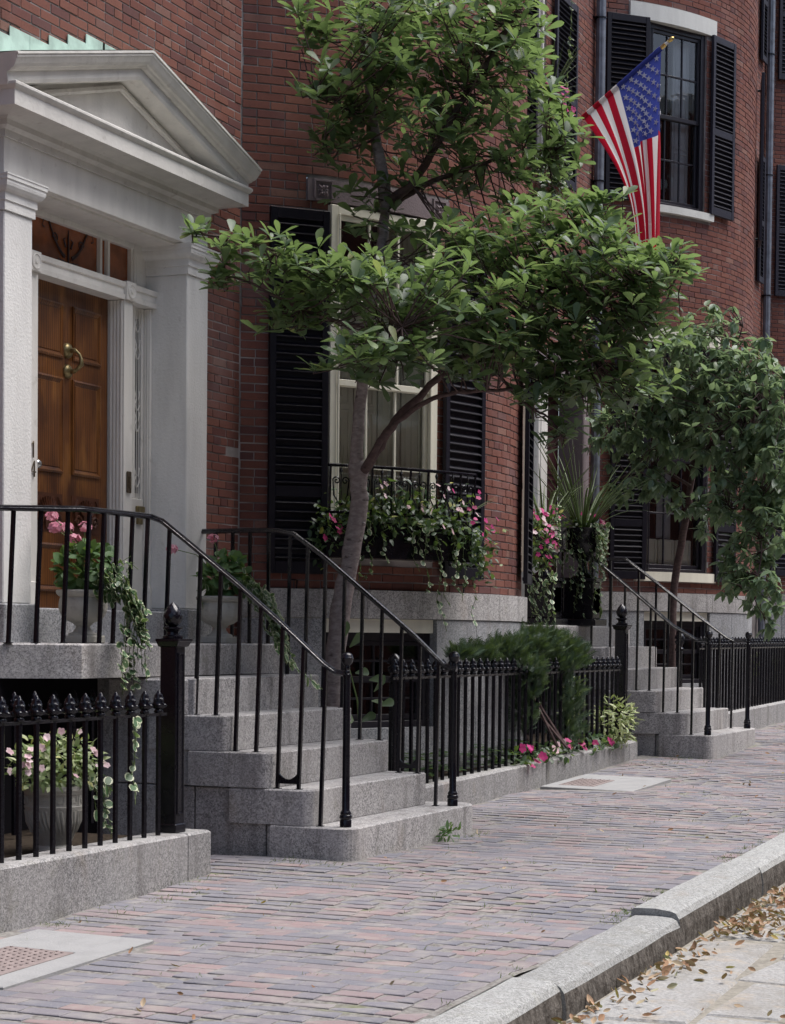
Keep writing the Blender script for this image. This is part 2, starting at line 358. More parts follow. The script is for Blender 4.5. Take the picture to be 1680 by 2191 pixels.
# ------------------------------------------------------------------ the ground
def zg(x, y=4.6): return .0205*(x-10.38)+.015*(y-4.6)
def proj(p):
    v = np.asarray(p, float)-EYE; w = v@FW
    return 840+_f*(v@RT)/w, _cy-_f*(v@UP)/w, w
def in_frame(p, m=10):
    x, y, w = proj(p); return w > .5 and -m < x < 1680+m and -m < y < 2191+m
def strut(name, mb, mat, parent=None, **k):
    o = mb.build(name, mat, parent, **k); o['kind'] = 'structure'; return o
def sheet(mb, x0, x1, y0, y1, dz, nx=1):
    for i in range(nx):
        a = x0+(x1-x0)*i/nx; b = x0+(x1-x0)*(i+1)/nx
        mb.add([(a, y0, zg(a, y0)+dz), (b, y0, zg(b, y0)+dz), (b, y1, zg(b, y1)+dz), (a, y1, zg(a, y1)+dz)], [(0, 1, 2, 3)])
def m_moss():
    m, t, b = new_mat('joint_moss')
    c = mix(t, (.25, .24, .225), (.15, .14, .13), ramp(t, noise(t, 40, 4), [(.4, 0.), (.65, 1.)]))
    c = mix(t, c, (.15, .17, .07), ramp(t, noise(t, 2.6, 4), [(.58, 0.), (.7, .6)]))
    setc(t, b, c, .95, .1); bump(t, b, noise(t, 150, 3), .5, .006); MAT['joint_moss'] = m
m_moss()
def m_road():
    m, t, b = new_mat('road_granite')
    c = mix(t, (.27, .267, .26), (.37, .365, .355), ramp(t, noise(t, 60, 5), [(.35, 0.), (.65, 1.)]))
    c = mix(t, c, (.24, .225, .2), ramp(t, noise(t, 2.4, 6, rough=.7), [(.45, 0.), (.66, .75)]))
    c = mix(t, c, (.36, .31, .25), ramp(t, noise(t, 6, 6, rough=.7), [(.52, 0.), (.64, .7)]))
    c = mix(t, c, (.1, .095, .09), ramp(t, noise(t, 200, 2), [(.66, 0.), (.74, .6)]))
    setc(t, b, c, .9, .15); bump(t, b, math_(t, 'ADD', noise(t, 30, 6), math_(t, 'MULTIPLY', noise(t, 5, 3), 2.)), .9, .012); MAT['road_granite'] = m
m_granite('road_spare', (.24, .237, .23), (.42, .415, .4), .5, (.2, .19, .17))
g = MB(); g.add([(-150, -150, -4.4), (250, -150, 3.5), (250, 150, 3.5), (-150, 150, -4.4)], [(0, 1, 2, 3)]); strut('ground', g, MAT['soil'])
m_road()
g = MB(); sheet(g, -15, 70, -9, 2.5, -.152, 4); road = strut('road', g, MAT['joint_sand'])
# road slabs, each a stone of its own
rows = [-.75, -.2, .3, .78, 1.2, 1.62, 2.02, 2.47]
for r in range(len(rows)-1):
    x = 5.2+random.random()*.5
    while x < 19:
        L = random.uniform(.55, 1.05); gp = .017
        j = lambda: random.uniform(-.05, .05)
        P = [(x+gp+j(), rows[r]+gp+j()), (x+L-gp+j(), rows[r]+gp+j()), (x+L-gp+j(), rows[r+1]-gp+(j() if r < len(rows)-2 else 0)), (x+gp+j(), rows[r+1]-gp+(j() if r < len(rows)-2 else 0))]
        mb = MB(); dz = random.uniform(-.006, .006)
        mb.prism(P, -.25, -.146+dz, .012, lambda a, b: zg(a, b)); o = mb.build('paving_slab', MAT['road_granite'], road); x += L
# kerb
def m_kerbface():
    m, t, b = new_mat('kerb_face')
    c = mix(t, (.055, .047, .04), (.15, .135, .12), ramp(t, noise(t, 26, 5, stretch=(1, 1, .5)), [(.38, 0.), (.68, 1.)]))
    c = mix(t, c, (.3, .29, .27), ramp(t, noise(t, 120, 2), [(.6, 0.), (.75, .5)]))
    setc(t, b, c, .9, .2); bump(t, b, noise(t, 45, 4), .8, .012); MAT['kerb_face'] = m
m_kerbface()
g = MB(); g.prism([(-15, 2.53), (70, 2.53), (70, 2.71), (-15, 2.71)], -.5, -.06, 0, lambda a, b: zg(a, b)); kerb = strut('kerb', g, MAT['soil'])
xs = [3.2, 5.55, 7.68, 9.5, 11.35, 13.5, 15.4, 17.7, 20, 22.4, 25, 28, 31, 35]; dzs = [.0, .004, -.006, .03, .022, .03, .02, .025, .02, .03, .02, .02, .02]
for i in range(len(xs)-1):
    mb = MB(); a, b = xs[i]+.006, xs[i+1]-.006; n = 7
    prof = [(2.72, -.3), (2.72, -.012), (2.706, .0), (2.6, .004), (2.525, -.002), (2.5, -.014), (2.484, -.04), (2.474, -.1), (2.476, -.4)]
    vs = []; jj = random.uniform(-.008, .008)
    for k in range(n+1):
        x = a+(b-a)*k/n; wob = random.uniform(-.006, .006)
        for q, (y, z) in enumerate(prof):
            vs.append((x, y+jj+(wob if y < 2.6 else 0), zg(x, y)+z+dzs[i]+(random.uniform(-.004, .004) if 1 < q < 7 else 0)))
    K = len(prof)
    for k in range(n):
        for q in range(K-1):
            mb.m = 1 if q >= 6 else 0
            mb.add([vs[k*K+q], vs[(k+1)*K+q], vs[(k+1)*K+q+1], vs[k*K+q+1]], [(0, 1, 2, 3)])
    mb.m = 0; mb.add(vs[:K], [tuple(range(K-1, -1, -1))]); mb.add(vs[-K:], [tuple(range(K))])
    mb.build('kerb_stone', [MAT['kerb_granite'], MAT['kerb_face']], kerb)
# brick sidewalk
def wav(x, y): return .010*math.sin(1.7*x+.6*y)+.009*math.sin(2.3*y-1.1*x+2)+.005*math.sin(4.1*x+3.3*y)+.004*math.sin(7.3*x-2.1*y+1)
g = MB(); sheet(g, 33.2, 70, 2.69, 5.3, -.01, 4); sheet(g, 9.68, 10.43, 5.3, 6.35, -.012)
NXg, NYg = 190, 20
gv = [(3+30.2*i/NXg, 2.69+2.61*j/NYg) for i in range(NXg+1) for j in range(NYg+1)]
g.add([(x, y, zg(x, y)+wav(x, y)-.0026) for x, y in gv], [(i*(NYg+1)+j, (i+1)*(NYg+1)+j, (i+1)*(NYg+1)+j+1, i*(NYg+1)+j+1) for i in range(NXg) for j in range(NYg)])
walk = strut('sidewalk', g, MAT['joint_moss'])
def brick_tmpl(b=.006):                  # unit brick: x -.5...5, z -.5...5, front at y = 0, back at y = 1
    i = .5-b; v = [(-i, 0, -i*.94), (i, 0, -i*.94), (i, 0, i*.94), (-i, 0, i*.94), (-.5, .06, -.5), (.5, .06, -.5), (.5, .06, .5), (-.5, .06, .5), (-.5, 1, -.5), (.5, 1, -.5), (.5, 1, .5), (-.5, 1, .5)]
    f = [(0, 1, 2, 3)]
    for a in (0, 4):
        for k in range(4): j = (k+1) % 4; f.append((a+4+k, a+4+j, a+j, a+k))
    return v, f, [0.]*12
BT = brick_tmpl(.022)
def unit_mesh(name, tm, mat):
    mb = MB(); mb.add(tm[0], tm[1]); return mb.mesh(name, mat)
COVER1 = (6.55, 7.72, 4.38, 4.98)        # x0,x1,y0,y1 of the stone-framed covers
COVER2 = (15.15, 16.35, 4.35, 5.1)
def walk_blocked(x, y):
    for c in (COVER1, COVER2):
        if c[0]-.05 < x < c[1]+.05 and c[2]-.06 < y < c[3]+.06: return True
    return False
pav = []
x = 3.2; row = 0
while x < 33:
    y = 2.827+(.09 if row % 2 else 0)-random.random()*.03
    skew = .012*math.sin(x*1.3)
    if row % 2: pav.append((x, 2.827+.042, .08))
    while y < 6.3:
        L = .178 if random.random() > .06 else .086
        yend = 6.25 if 9.74 < x < 10.36 else (4.595 if (10.37 < x < 12.44 or 18.77 < x < 20.85) else 5.142)
        if y+L > yend: L = yend-y
        if L < .04: break
        if not walk_blocked(x, y+L/2): pav.append((x+skew*(y-4), y+L/2, L))
        y += L+.005+random.random()*.003
    x += .1015+random.random()*.002; row += 1
xx = 3.2
while xx < 33: pav.append((xx, 2.772, -.19)); xx += .2
def pav_mat(x, y, L):
    along = L < 0; L = abs(L)
    up = Vector((random.gauss(0, .005), random.gauss(0, .006), 1)).normalized()
    a = random.gauss(0, .02); ln = Vector((math.sin(a), math.cos(a), 0)) if not along else Vector((math.cos(a), math.sin(a), 0))
    ln = (ln-up*ln.dot(up)).normalized(); sd = up.cross(ln)
    z = zg(x, y)+wav(x, y)+random.gauss(0, .0009)
    X = ln*L; Y = -up*.045; Z = X.cross(Y).normalized()*.0975
    return Matrix(((X[0], Y[0], Z[0], x), (X[1], Y[1], Z[1], y), (X[2], Y[2], Z[2], z), (0, 0, 0, 1)))
Ms = [(proj((p[0], p[1], zg(*p[:2])))[2] if in_frame((p[0], p[1], zg(*p[:2])), -5) else 999, pav_mat(*p)) for p in pav]
order = sorted(range(len(Ms)), key=lambda i: Ms[i][0])
pbm = unit_mesh('paving_brick', BT, MAT['paving_brick'])
def split300(order, Ms, mesh, name, stuffname, mat, parent, n=300):
    for i in order[:n]: inst(name, mesh, parent, Ms[i])
    rest = order[n:]; mb = MB()
    A = np.array([np.array(Ms[i]) for i in rest])
    mb.inst(BT, A[:, :3, :3], A[:, :3, 3])
    return mb.build(stuffname, mat, parent, kind='stuff')
split300(order, [m for _, m in Ms], pbm, 'brick', 'brick_paving', MAT['paving_brick'], walk)
# stone-framed covers in the pavement
def cover(c, plate, label, cat):
    x0, x1, y0, y1 = c; r = thing('pavement_cover', label, cat, ((x0+x1)/2, (y0+y1)/2, zg((x0+x1)/2, (y0+y1)/2)))
    wc = max(wav(x0+(x1-x0)*i/5, y0+(y1-y0)*j/5) for i in range(6) for j in range(6))-.004
    zf = lambda a, b: zg(a, b)+wc
    px0, px1, py0, py1 = plate
    fr = MB()
    for P in ([(x0, y0), (x1, y0), (x1, py0), (x0, py0)], [(x0, py1), (x1, py1), (x1, y1), (x0, y1)], [(x0, py0), (px0, py0), (px0, py1), (x0, py1)], [(px1, py0), (x1, py0), (x1, py1), (px1, py1)]):
        fr.prism(P, -.06, .004, .004, zf)
    fr.build('stone_frame', MAT['cover_stone'], r)
    pl = MB(); pl.prism([(px0+.006, py0+.006), (px1-.006, py0+.006), (px1-.006, py1-.006), (px0+.006, py1-.006)], -.05, .006, .003, zf)
    po = pl.build('cover_plate', MAT['rust_plate'], r)
    st = MB(); k = 0; y = py0+.04
    while y < py1-.02:
        x = px0+.04+(.022 if k % 2 else 0)
        while x < px1-.02: st.box(x-.005, x+.005, y-.005, y+.005, zf(x, y)+.005, zf(x, y)+.0095); x += .044
        y += .038; k += 1
    st.build('plate_studs', MAT['rust_plate'], po, kind='stuff')
cover(COVER1, (6.6, 7.3, 4.52, 4.86), 'studded brown iron plate set in a pale stone frame by the left railing wall', 'cover')
cover(COVER2, (15.35, 15.95, 4.72, 5.02), 'flat brown plate in a broken grey stone frame below the flower bed wall', 'cover')
# planting beds behind the low walls
g = MB()
for a, b in ((3.4, 9.66), (12.2, 18.7), (20.6, 27)):
    for i in range(8):
        p, q = a+(b-a)*i/8, a+(b-a)*(i+1)/8
        g.add([(p, 5.3, zg(p)+.2), (q, 5.3, zg(q)+.2), (q, 7.0, zg(q)+.2), (p, 7.0, zg(p)+.2)], [(0, 1, 2, 3)])
strut('bed_soil', g, MAT['soil'])

# ------------------------------------------------------------------ unseen houses across the street, added to block low sky light
ob = MB(); wb_ = MB(); lb_ = MB()
for i in range(7):
    x0 = -16+8.4*i; x1 = x0+8.4; zt = 10.2+.17*i; z0 = -1
    ob.box(x0+.003, x1-.003, -13, -7.2, z0, zt); lb_.box(x0, x1, -7.42, -7.19, zt-.3, zt+.05, .02)
    for k in range(3):
        for j in range(3):
            xa = x0+1.1+2.5*k; za = .9+.17*i+2.9*j; wb_.box(xa, xa+1.0, -7.21, -7.18, za, za+1.9); lb_.box(xa-.12, xa+1.12, -7.2, -7.16, za+1.92, za+2.1, .01); lb_.box(xa-.08, xa+1.08, -7.2, -7.1, za-.12, za-.02, .01)
row_ = strut('unseen_house_row', ob, MAT['wall_brick']); strut('window_row', wb_, MAT['black_sash'], row_); strut('stone_trim', lb_, MAT['white_stone'], row_)
g = MB(); sheet(g, -15, 70, -7.2, -5.2, -.06, 4); strut('opposite_sidewalk', g, MAT['paving_brick'])

# ------------------------------------------------------------------ houses
R0 = 2.97055; XC, YC, YW, PITCH, RISE = 15.1558, 8.42885, 6.6, 8.455, .178
class Flat:
    def __init__(s, dx): s.dx = dx
    def P(s, a, off, z): return (a, YW-off, z)
    def axes(s, a): return Vector((1, 0, 0)), Vector((0, -1, 0))
class Bow:
    def __init__(s, dx): s.dx = dx
    def P(s, a, off, z):
        ph = a/R0; return (XC+s.dx+(R0+off)*math.sin(ph), YC-(R0+off)*math.cos(ph), z)
    def axes(s, a): ph = a/R0; return Vector((math.cos(ph), math.sin(ph), 0)), Vector((math.sin(ph), -math.cos(ph), 0))
def local(surf, a, off, z=0):            # matrix: x along the wall, y out of the wall, z up
    t, n = surf.axes(a); o = surf.P(a, off, z); return Matrix(((t[0], n[0], 0, o[0]), (t[1], n[1], 0, o[1]), (0, 0, 1, o[2]), (0, 0, 0, 1)))
D2A = lambda deg: rad(deg)*R0
def wall_back(mb, surf, s0, s1, z0, z1, ops, step=.25):
    S = sorted(set([s0, s1]+[v for o in ops for v in o[:2] if s0 < v < s1])); Z = sorted(set([z0, z1]+[v for o in ops for v in o[2:4] if z0 < v < z1]))
    S2 = []
    for a, b in zip(S, S[1:]):
        n = max(1, int((b-a)/step)) if isinstance(surf, Bow) else 1; S2 += [a+(b-a)*i/n for i in range(n)]
    S2.append(S[-1])
    for a, b in zip(S2, S2[1:]):
        for c, d in zip(Z, Z[1:]):
            m = ((a+b)/2, (c+d)/2)
            if any(o[0] < m[0] < o[1] and o[2] < m[1] < o[3] for o in ops): continue
            mb.add([surf.P(a, -.0045, c), surf.P(b, -.0045, c), surf.P(b, -.0045, d), surf.P(a, -.0045, d)], [(0, 1, 2, 3)])
    for o in ops:
        if len(o) > 4 and o[4]:
            a, b, c, d, dep = o
            q = lambda s, off, z: surf.P(s, off, z)
            mb.add([q(a, -.008, c), q(a, -dep, c), q(a, -dep, d), q(a, -.008, d)], [(0, 1, 2, 3)]); mb.add([q(b, -.008, c), q(b, -dep, c), q(b, -dep, d), q(b, -.008, d)], [(3, 2, 1, 0)])
            mb.add([q(a, -.008, d), q(b, -.008, d), q(b, -dep, d), q(a, -dep, d)], [(3, 2, 1, 0)])
CH = .0605
def lay(surf, s0, s1, z0, z1, ops, out):
    k = 0; z = z0
    while z+CH <= z1+1e-6:
        zm = z+CH/2; iv = [(s0, s1)]
        for o in ops:
            if o[2]-CH*.3 < zm < o[3]+CH*.3:
                nv = []
                for a, b in iv:
                    if o[1] <= a or o[0] >= b: nv.append((a, b)); continue
                    if o[0] > a: nv.append((a, o[0]))
                    if o[1] < b: nv.append((o[1], b))
                iv = nv
        off = (0, .1)[k % 2]+random.uniform(-.004, .004)
        header = k % 7 == 5
        pitch = .105 if header else .207
        for a, b in iv:
            s = s0-off
            while s < b:
                p, q = max(s+.0045, a+.004), min(s+pitch-.0045, b-.004); s += pitch
                if q-p < .025: continue
                t, n = surf.axes((p+q)/2); o = surf.P((p+q)/2, random.gauss(0, .0012), zm+random.gauss(0, .0008))
                X = t*(q-p); Y = -n*.02; Zs = CH-.0095
                out.append(Matrix(((X[0], Y[0], 0, o[0]), (X[1], Y[1], 0, o[1]), (0, 0, Zs, o[2]), (0, 0, 0, 1))))
        z += CH; k += 1
HIDE = [(640, 1150, -50, 380), (560, 1520, 430, 830), (0, 450, 430, 1300), (1280, 1700, 640, 1340)]
def brick_score(M):
    p = M.to_translation(); x, y, w = proj(p)
    if not (5 < x < 1675 and 5 < y < 2186): return 900+w
    if any(a < x < b and c < y < d for a, b, c, d in HIDE): return 400+w
    return w
wbm = unit_mesh('wall_brick', BT, MAT['wall_brick'])

def shutter(house, surf, a0, a1, z0, z1, zmid, mat, pitch=.06, off=.022, label=None, thick=.036, turn=0):
    am = (a0+a1)/2; M = local(surf, am, off)
    w = 2*R0*math.sin((a1-a0)/2/R0) if isinstance(surf, Bow) else a1-a0
    if turn: M = M @ Matrix.Translation((-w/2, 0, 0)) @ Matrix.Rotation(turn, 4, 'Z') @ Matrix.Translation((w/2, 0, 0))
    st = .05; mb = MB(M); h = w/2
    mb.box(-h, -h+st, 0, thick, z0, z1, .003); mb.box(h-st, h, 0, thick, z0, z1, .003)
    rails = [(z0, z0+.09), (zmid-.04, zmid+.04), (z1-.075, z1)]
    for c, d in rails: mb.box(-h+st+.0005, h-st-.0005, .002, thick-.002, c, d, .003)
    mb.box(-h+st, h-st, .001, .004, z0+.05, z1-.05)
    so_ = mb.build('shutter', mat, house, label=label)
    sm = MB(); sm.box(-(h-st-.001), h-st-.001, -.034, .034, -.004, .004, .002); me = sm.mesh('slat', mat)
    for (_, a), (b, _) in zip(rails, rails[1:]):
        n = int((b-a)/pitch)
        for i in range(n):
            z = a+(b-a)*(i+.5)/n
            inst('slat', me, so_, M @ Matrix.Translation((0, thick*.55, z)) @ Matrix.Rotation(rad(-38+random.gauss(0, 2)), 4, 'X') @ Matrix.Scale(.62, 4, (0, 1, 0)))
    for z in (z0+.1, z1-.1):             # hinge pins
        hb = MB(M); hb.box(h-.015, h+.012, -off*.7, .002, z-.012, z+.012, .002); hb.build('hinge', MAT['black_iron'], so_)
    return so_
def window(house, surf, a0, a1, z0, z1, mat, dep=.09, nx=3, inner=None, label=None, cas=.06, sash=.035, name='window'):
    am = (a0+a1)/2; M = local(surf, am, 0)
    w = 2*R0*math.sin((a1-a0)/2/R0) if isinstance(surf, Bow) else a1-a0
    h = w/2; f = MB(M); y0, y1 = -dep-.05, -dep+.03
    f.box(-h, -h+cas, y0, y1, z0, z1, .004); f.box(h-cas, h, y0, y1, z0, z1, .004); f.box(-h+cas, h-cas, y0, y1-.004, z1-cas, z1, .004); f.box(-h+cas, h-cas, y0, y1+.012, z0, z0+.05, .004)
    f.box(-h+cas, -h+cas+.018, y1, y1+.014, z0+.05, z1-cas, .004); f.box(h-cas-.018, h-cas, y1, y1+.014, z0+.05, z1-cas, .004)
    fo = f.build(name, mat, house, label=label)
    iw = h-cas-.002; zb, zt = z0+.052, z1-cas-.002; zm = (zb+zt)/2
    for k, (c, d, yy) in enumerate(((zm-.01, zt, y0+.03), (zb, zm+.02, y0+.008))):
        s = MB(M); s.box(-iw, -iw+sash, yy, yy+.03, c, d, .003); s.box(iw-sash, iw, yy, yy+.03, c, d, .003)
        s.box(-iw+sash, iw-sash, yy+.001, yy+.029, d-sash, d, .003); s.box(-iw+sash, iw-sash, yy+.001, yy+.029, c, c+sash+.01, .003)
        pw = (2*iw-2*sash)/nx; ph = (d-c-2*sash-.01)/2
        for i in range(1, nx): u = -iw+sash+pw*i; s.box(u-.009, u+.009, yy+.004, yy+.026, c+sash+.01, d-sash, .003)
        s.box(-iw+sash, iw-sash, yy+.005, yy+.025, c+sash+.01+ph-.009, c+sash+.01+ph+.009, .003)
        s.build('sash', mat, fo)
        for i in range(nx):
            for j in range(2):
                p = MB(M); u0 = -iw+sash+pw*i; v0 = c+sash+.01+ph*j
                p.add([(u0, yy+.012, v0), (u0+pw, yy+.012, v0), (u0+pw, yy+.012, v0+ph), (u0, yy+.012, v0+ph)], [(3, 2, 1, 0)]); p.build('pane', MAT['pane'], fo)
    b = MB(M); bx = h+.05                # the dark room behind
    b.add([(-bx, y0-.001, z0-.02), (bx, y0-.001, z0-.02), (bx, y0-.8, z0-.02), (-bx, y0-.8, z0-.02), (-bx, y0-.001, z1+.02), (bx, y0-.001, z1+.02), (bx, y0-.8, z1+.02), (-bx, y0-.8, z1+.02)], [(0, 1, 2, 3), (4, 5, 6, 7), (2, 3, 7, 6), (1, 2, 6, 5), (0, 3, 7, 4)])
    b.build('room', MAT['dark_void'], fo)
    if inner: inner(M, iw, zb, zt, y0, fo)
    return fo
def panelled(M, u0, u1, z0, z1, y, mat, parent, name='inner_shutter', nz=2):
    p = MB(M); p.box(u0, u1, y-.03, y, z0, z1, .002); e = .05; hz = (z1-z0)/nz
    for k in range(nz):
        a, b = z0+hz*k+e, z0+hz*(k+1)-e*.5
        p.sweep([(u0+e, a), (u0+e, b), (u1-e, b), (u1-e, a), (u0+e, a+.0001)], [(0, .0), (0, .008), (-.012, .01), (-.02, .003), (-.03, .001)], lambda u, v, q: (u, y+q, v), cap=False)
        p.box(u0+e+.04, u1-e-.04, y-.001, y+.008, a+.04, b-.04, .004)
    return p.build(name, mat, parent)
def inner_cream(M, iw, zb, zt, y0, fo):
    n = 4; w = 2*iw/n
    for i in range(n): panelled(M, -iw+w*i+.006, -iw+w*(i+1)-.006, zb+.02, zt-.35 if i < 2 else zt-.02, y0-.012, MAT['cream_paint'], fo)
def inner_dark(M, iw, zb, zt, y0, fo):
    panelled(M, iw*.28, iw-.02, zb+.02, zt-.02, y0-.09, MAT['white_paint'], fo, nz=3)
def inner_curtain(M, iw, zb, zt, y0, fo):
    for u0, u1 in ((-iw+.06, -iw*.42), (-iw*.2, iw*.35)):
        c = MB(M); n = 16; vs = []
        for i in range(n+1): u = u0+(u1-u0)*i/n; vs += [(u, y0-.14+.018*math.sin(i*1.9), zb+.35), (u, y0-.14+.018*math.sin(i*1.9+.4), zt)]
        c.add(vs, [(2*i, 2*i+2, 2*i+3, 2*i+1) for i in range(n)]); smooth_angle(c.build('curtain', MAT['curtain'], fo), 80)
    for i in range(3):
        u0 = -iw+.03+i*(2*iw-.06)/3; panelled(M, u0+.006, u0+(2*iw-.06)/3-.006, zb+.01, zb+.33, y0-.06, MAT['cream_paint'], fo, nz=1)
def curved(mb, surf, a0, a1, z0, z1, i, o, n=10, zt=None):   # slab following the wall
    vs = []
    for k in range(n+1):
        a = a0+(a1-a0)*k/n; vs += [surf.P(a, i, z0), surf.P(a, o, z0), surf.P(a, o, z1), surf.P(a, i, z1)]
    fs = [(3, 2, 1, 0), tuple(range(4*n, 4*n+4))]
    for k in range(n):
        for q in range(4): r = (q+1) % 4; fs.append((k*4+q, k*4+r, k*4+4+r, k*4+4+q)[::-1])
    mb.add(vs, fs)
def granite_base(house, surf, z_floor, dz, win=(-39.7, -19.9)):
    wz0, wz1 = .62+dz, 1.395+dz; top, seam = 1.635+dz, 1.428+dz
    cuts = [-52, -45.5, win[0], win[1], -10, 2, 16, 30, 44, 52]
    for a, b in zip(cuts, cuts[1:]):
        if (a, b) == win: mb = MB(); curved(mb, surf, D2A(a)+.003, D2A(b)-.003, z_floor, wz0, -.3, .045); mb.build('granite_block', MAT['granite_cool'], house)
        else: mb = MB(); curved(mb, surf, D2A(a)+.003, D2A(b)-.003, z_floor, seam-.003, -.3, .045, 6); mb.build('granite_block', MAT['granite_cool'], house)
    cuts = [-52, -33, -19.2, -3, 12, 27, 52]
    for a, b in zip(cuts, cuts[1:]): mb = MB(); curved(mb, surf, D2A(a)+.0025, D2A(b)-.0025, seam+.002, top, -.3, .055, 8); mb.build('granite_block', MAT['granite'], house)
    hd = MB(); curved(hd, surf, D2A(win[0])+.004, D2A(win[1])-.004, wz1-.07, seam-.004, -.12, .012, 8); hd.build('window_head', MAT['cream_paint'], house)
    wo_ = window(house, surf, D2A(win[0]), D2A(win[1]), wz0, wz1-.07, MAT['black_sash'], .1, 2, name='basement_window')
def downspout(house, x, y, z0, z1, mat):
    mb = MB(); mb.lathe((x, y, 0), [(.052, z0), (.052, z1)], 20, lambda a, z, i: 1+.06*math.cos(a*8)); o = mb.build('downspout', mat, house)
    z = z0+.6
    while z < z1: c = MB(); c.lathe((x, y, 0), [(.058, z-.008), (.064, z-.006), (.064, z+.006), (.058, z+.008)], 16); c.box(x-.085, x+.085, y+.0, y+.075, z-.004, z+.004); c.build('bracket', MAT['black_iron'], o); z += 1.75

def house_shell(name, label, i, ops_flat, ops_bow, zrange, bow_to, flat_from, group):
    dx, dz = PITCH*i, RISE*i
    h = thing(name, label, 'house', (10.9+dx, YW, zg(10.9+dx)), group)
    fl, bw = Flat(dx), Bow(dx); z0, z1 = zrange
    wb = MB(); wall_back(wb, fl, flat_from, 12.84+dx, .1, z1, ops_flat); wall_back(wb, bw, D2A(-52.6), D2A(52), 1.5+dz, z1, ops_bow)
    wall = wb.build('wall', MAT['mortar'], h)
    Ms = []; lay(fl, flat_from, 12.815+dx-.004, z0, z1, ops_flat, Ms); lay(bw, D2A(-52)+.004, D2A(bow_to), 1.637+dz, z1, ops_bow, Ms)
    order = sorted(range(len(Ms)), key=lambda k: brick_score(Ms[k]))
    split300(order, Ms, wbm, 'brick', 'brickwork', MAT['wall_brick'], wall)
    granite_base(h, bw, zg(15+dx)-.1, dz)
    return h, fl, bw, dx, dz
W1 = (-39.3, -20.0)                      # first-floor window of a bow, degrees round the bow
W2 = (-40.0, -22.9)
def bow_ops(dz, second=True, lint1=(-42.6, -17.2, 4.415, 4.578), third=False):
    o = [(D2A(W1[0]), D2A(W1[1]), 1.86+dz, 4.40+dz, .2), (D2A(lint1[0]), D2A(lint1[1]), lint1[2]+dz, lint1[3]+dz, 0), (D2A(20), D2A(39.3), 1.86+dz, 4.40+dz, .2), (D2A(W1[0]), D2A(W1[1]), 4.39+dz, 4.42+dz, 0)]
    if second: o += [(D2A(W2[0]), D2A(W2[1]), 5.92+dz, 7.92+dz, .2), (D2A(-45), D2A(-19.8), 7.915+dz, 8.1+dz, 0), (D2A(-43), D2A(-20.6), 5.84+dz, 5.925+dz, 0), (D2A(20), D2A(39), 5.92+dz, 7.92+dz, .2)]
    return o
# ---- house A: number 14 with the white portico
opsA = [(9.71, 12.15, .1, 4.22, 0)]
hA, flA, bwA, _, _ = house_shell('brick_house', 'red brick house with the white pedimented doorway and panelled wooden door', 0, opsA, bow_ops(0, False), (.2, 6.75), 26, 3.4, 'bow-fronted brick row houses')
window(hA, bwA, D2A(20), D2A(39.3), 1.86, 4.40, MAT['cream_paint'], .05, 3)
wn = window(hA, bwA, D2A(W1[0]), D2A(W1[1]), 1.86, 4.40, MAT['cream_paint'], .03, 3, inner_cream, 'tall cream sash window with panelled inner shutters')
lb = MB(); curved(lb, bwA, D2A(-42.5), D2A(-17.3), 4.418, 4.575, -.2, .012, 16); lint = lb.build('lintel', MAT['brownstone'], hA)
for ph in (-40.2, -19.6):                # carved square rosettes at its ends
    M = local(bwA, D2A(ph), .012, 4.4965); r = MB(M)
    r.sweep([(-.062, -.062), (-.062, .062), (.062, .062), (.062, -.062), (-.062, -.0619)], [(0, 0), (0, .012), (-.012, .012), (-.016, .0)], lambda u, v, q: (u, q, v), cap=False)
    for k in range(8):
        a = k*math.pi/4; L = .05 if k % 2 else .038
        r.tube([(0.006*math.cos(a), .004, .006*math.sin(a)), (L*.6*math.cos(a+.12), .014, L*.6*math.sin(a+.12)), (L*math.cos(a), .004, L*math.sin(a))], [.006, .010, .003], 5)
    r.lathe((0, 0, 0), [(.011, 0), (.011, .001)], 8)
    r.build('rosette', MAT['brownstone'], lint)
shutter(hA, bwA, D2A(-48.2), D2A(-39.5), 1.742, 4.34, 2.33, MAT['shutter_paint'], .061)
shutter(hA, bwA, D2A(-18.9), D2A(-8.7), 1.742, 4.30, 2.33, MAT['shutter_paint'], .061)
shutter(hA, bwA, D2A(9.5), D2A(18.5), 1.742, 4.30, 2.33, MAT['shutter_paint'], .061, .05)
for ph, z in ((-7.2, 2.42), (-13.5, 1.70), (-44, 1.70)):       # iron shutter holders
    M = local(bwA, D2A(ph), 0, z); d = MB(M); d.tube([(-.05, .02, 0), (.0, .03, 0), (.012, .032, -.005), (.008, .03, -.09)], [.004, .005, .006, .004], 6); d.build('shutter_holder', MAT['black_iron'], hA)
# portico
PX0, PX1, PQ0, PQ1, PY = 9.708, 9.998, 11.857, 12.147, 6.5
id3 = lambda x, y, z: (x, y, z)
for x0, x1 in ((PX0, PX1), (PQ0, PQ1)):
    p = MB(); p.box(x0, x1, PY, 6.84, 1.468, 3.69, .006); po = p.build('pilaster', MAT['white_stucco'], hA)
    c = MB(); path = [(x0, 6.84), (x0, PY), (x1, PY), (x1, 6.84)]
    c.sweep(path, [(0, 3.688), (.012, 3.69), (.012, 3.742), (.02, 3.744), (.02, 3.79), (.026, 3.79), (.04, 3.80), (.052, 3.818), (.056, 3.835), (.056, 3.85), (.062, 3.852), (.062, 3.872), (.066, 3.875), (.066, 3.884), (-.05, 3.886)], id3); c.build('capital', MAT['white_stucco'], po)
    q = MB(); q.box(x0-.035, x1+.035, PY-.035, 6.84, 1.22, 1.466, .008); q.build('plinth', MAT['granite_cool'], po)
e = MB(); e.box(PX0+.003, PQ1-.003, PY+.004, 6.83, 3.888, 4.19, .003)
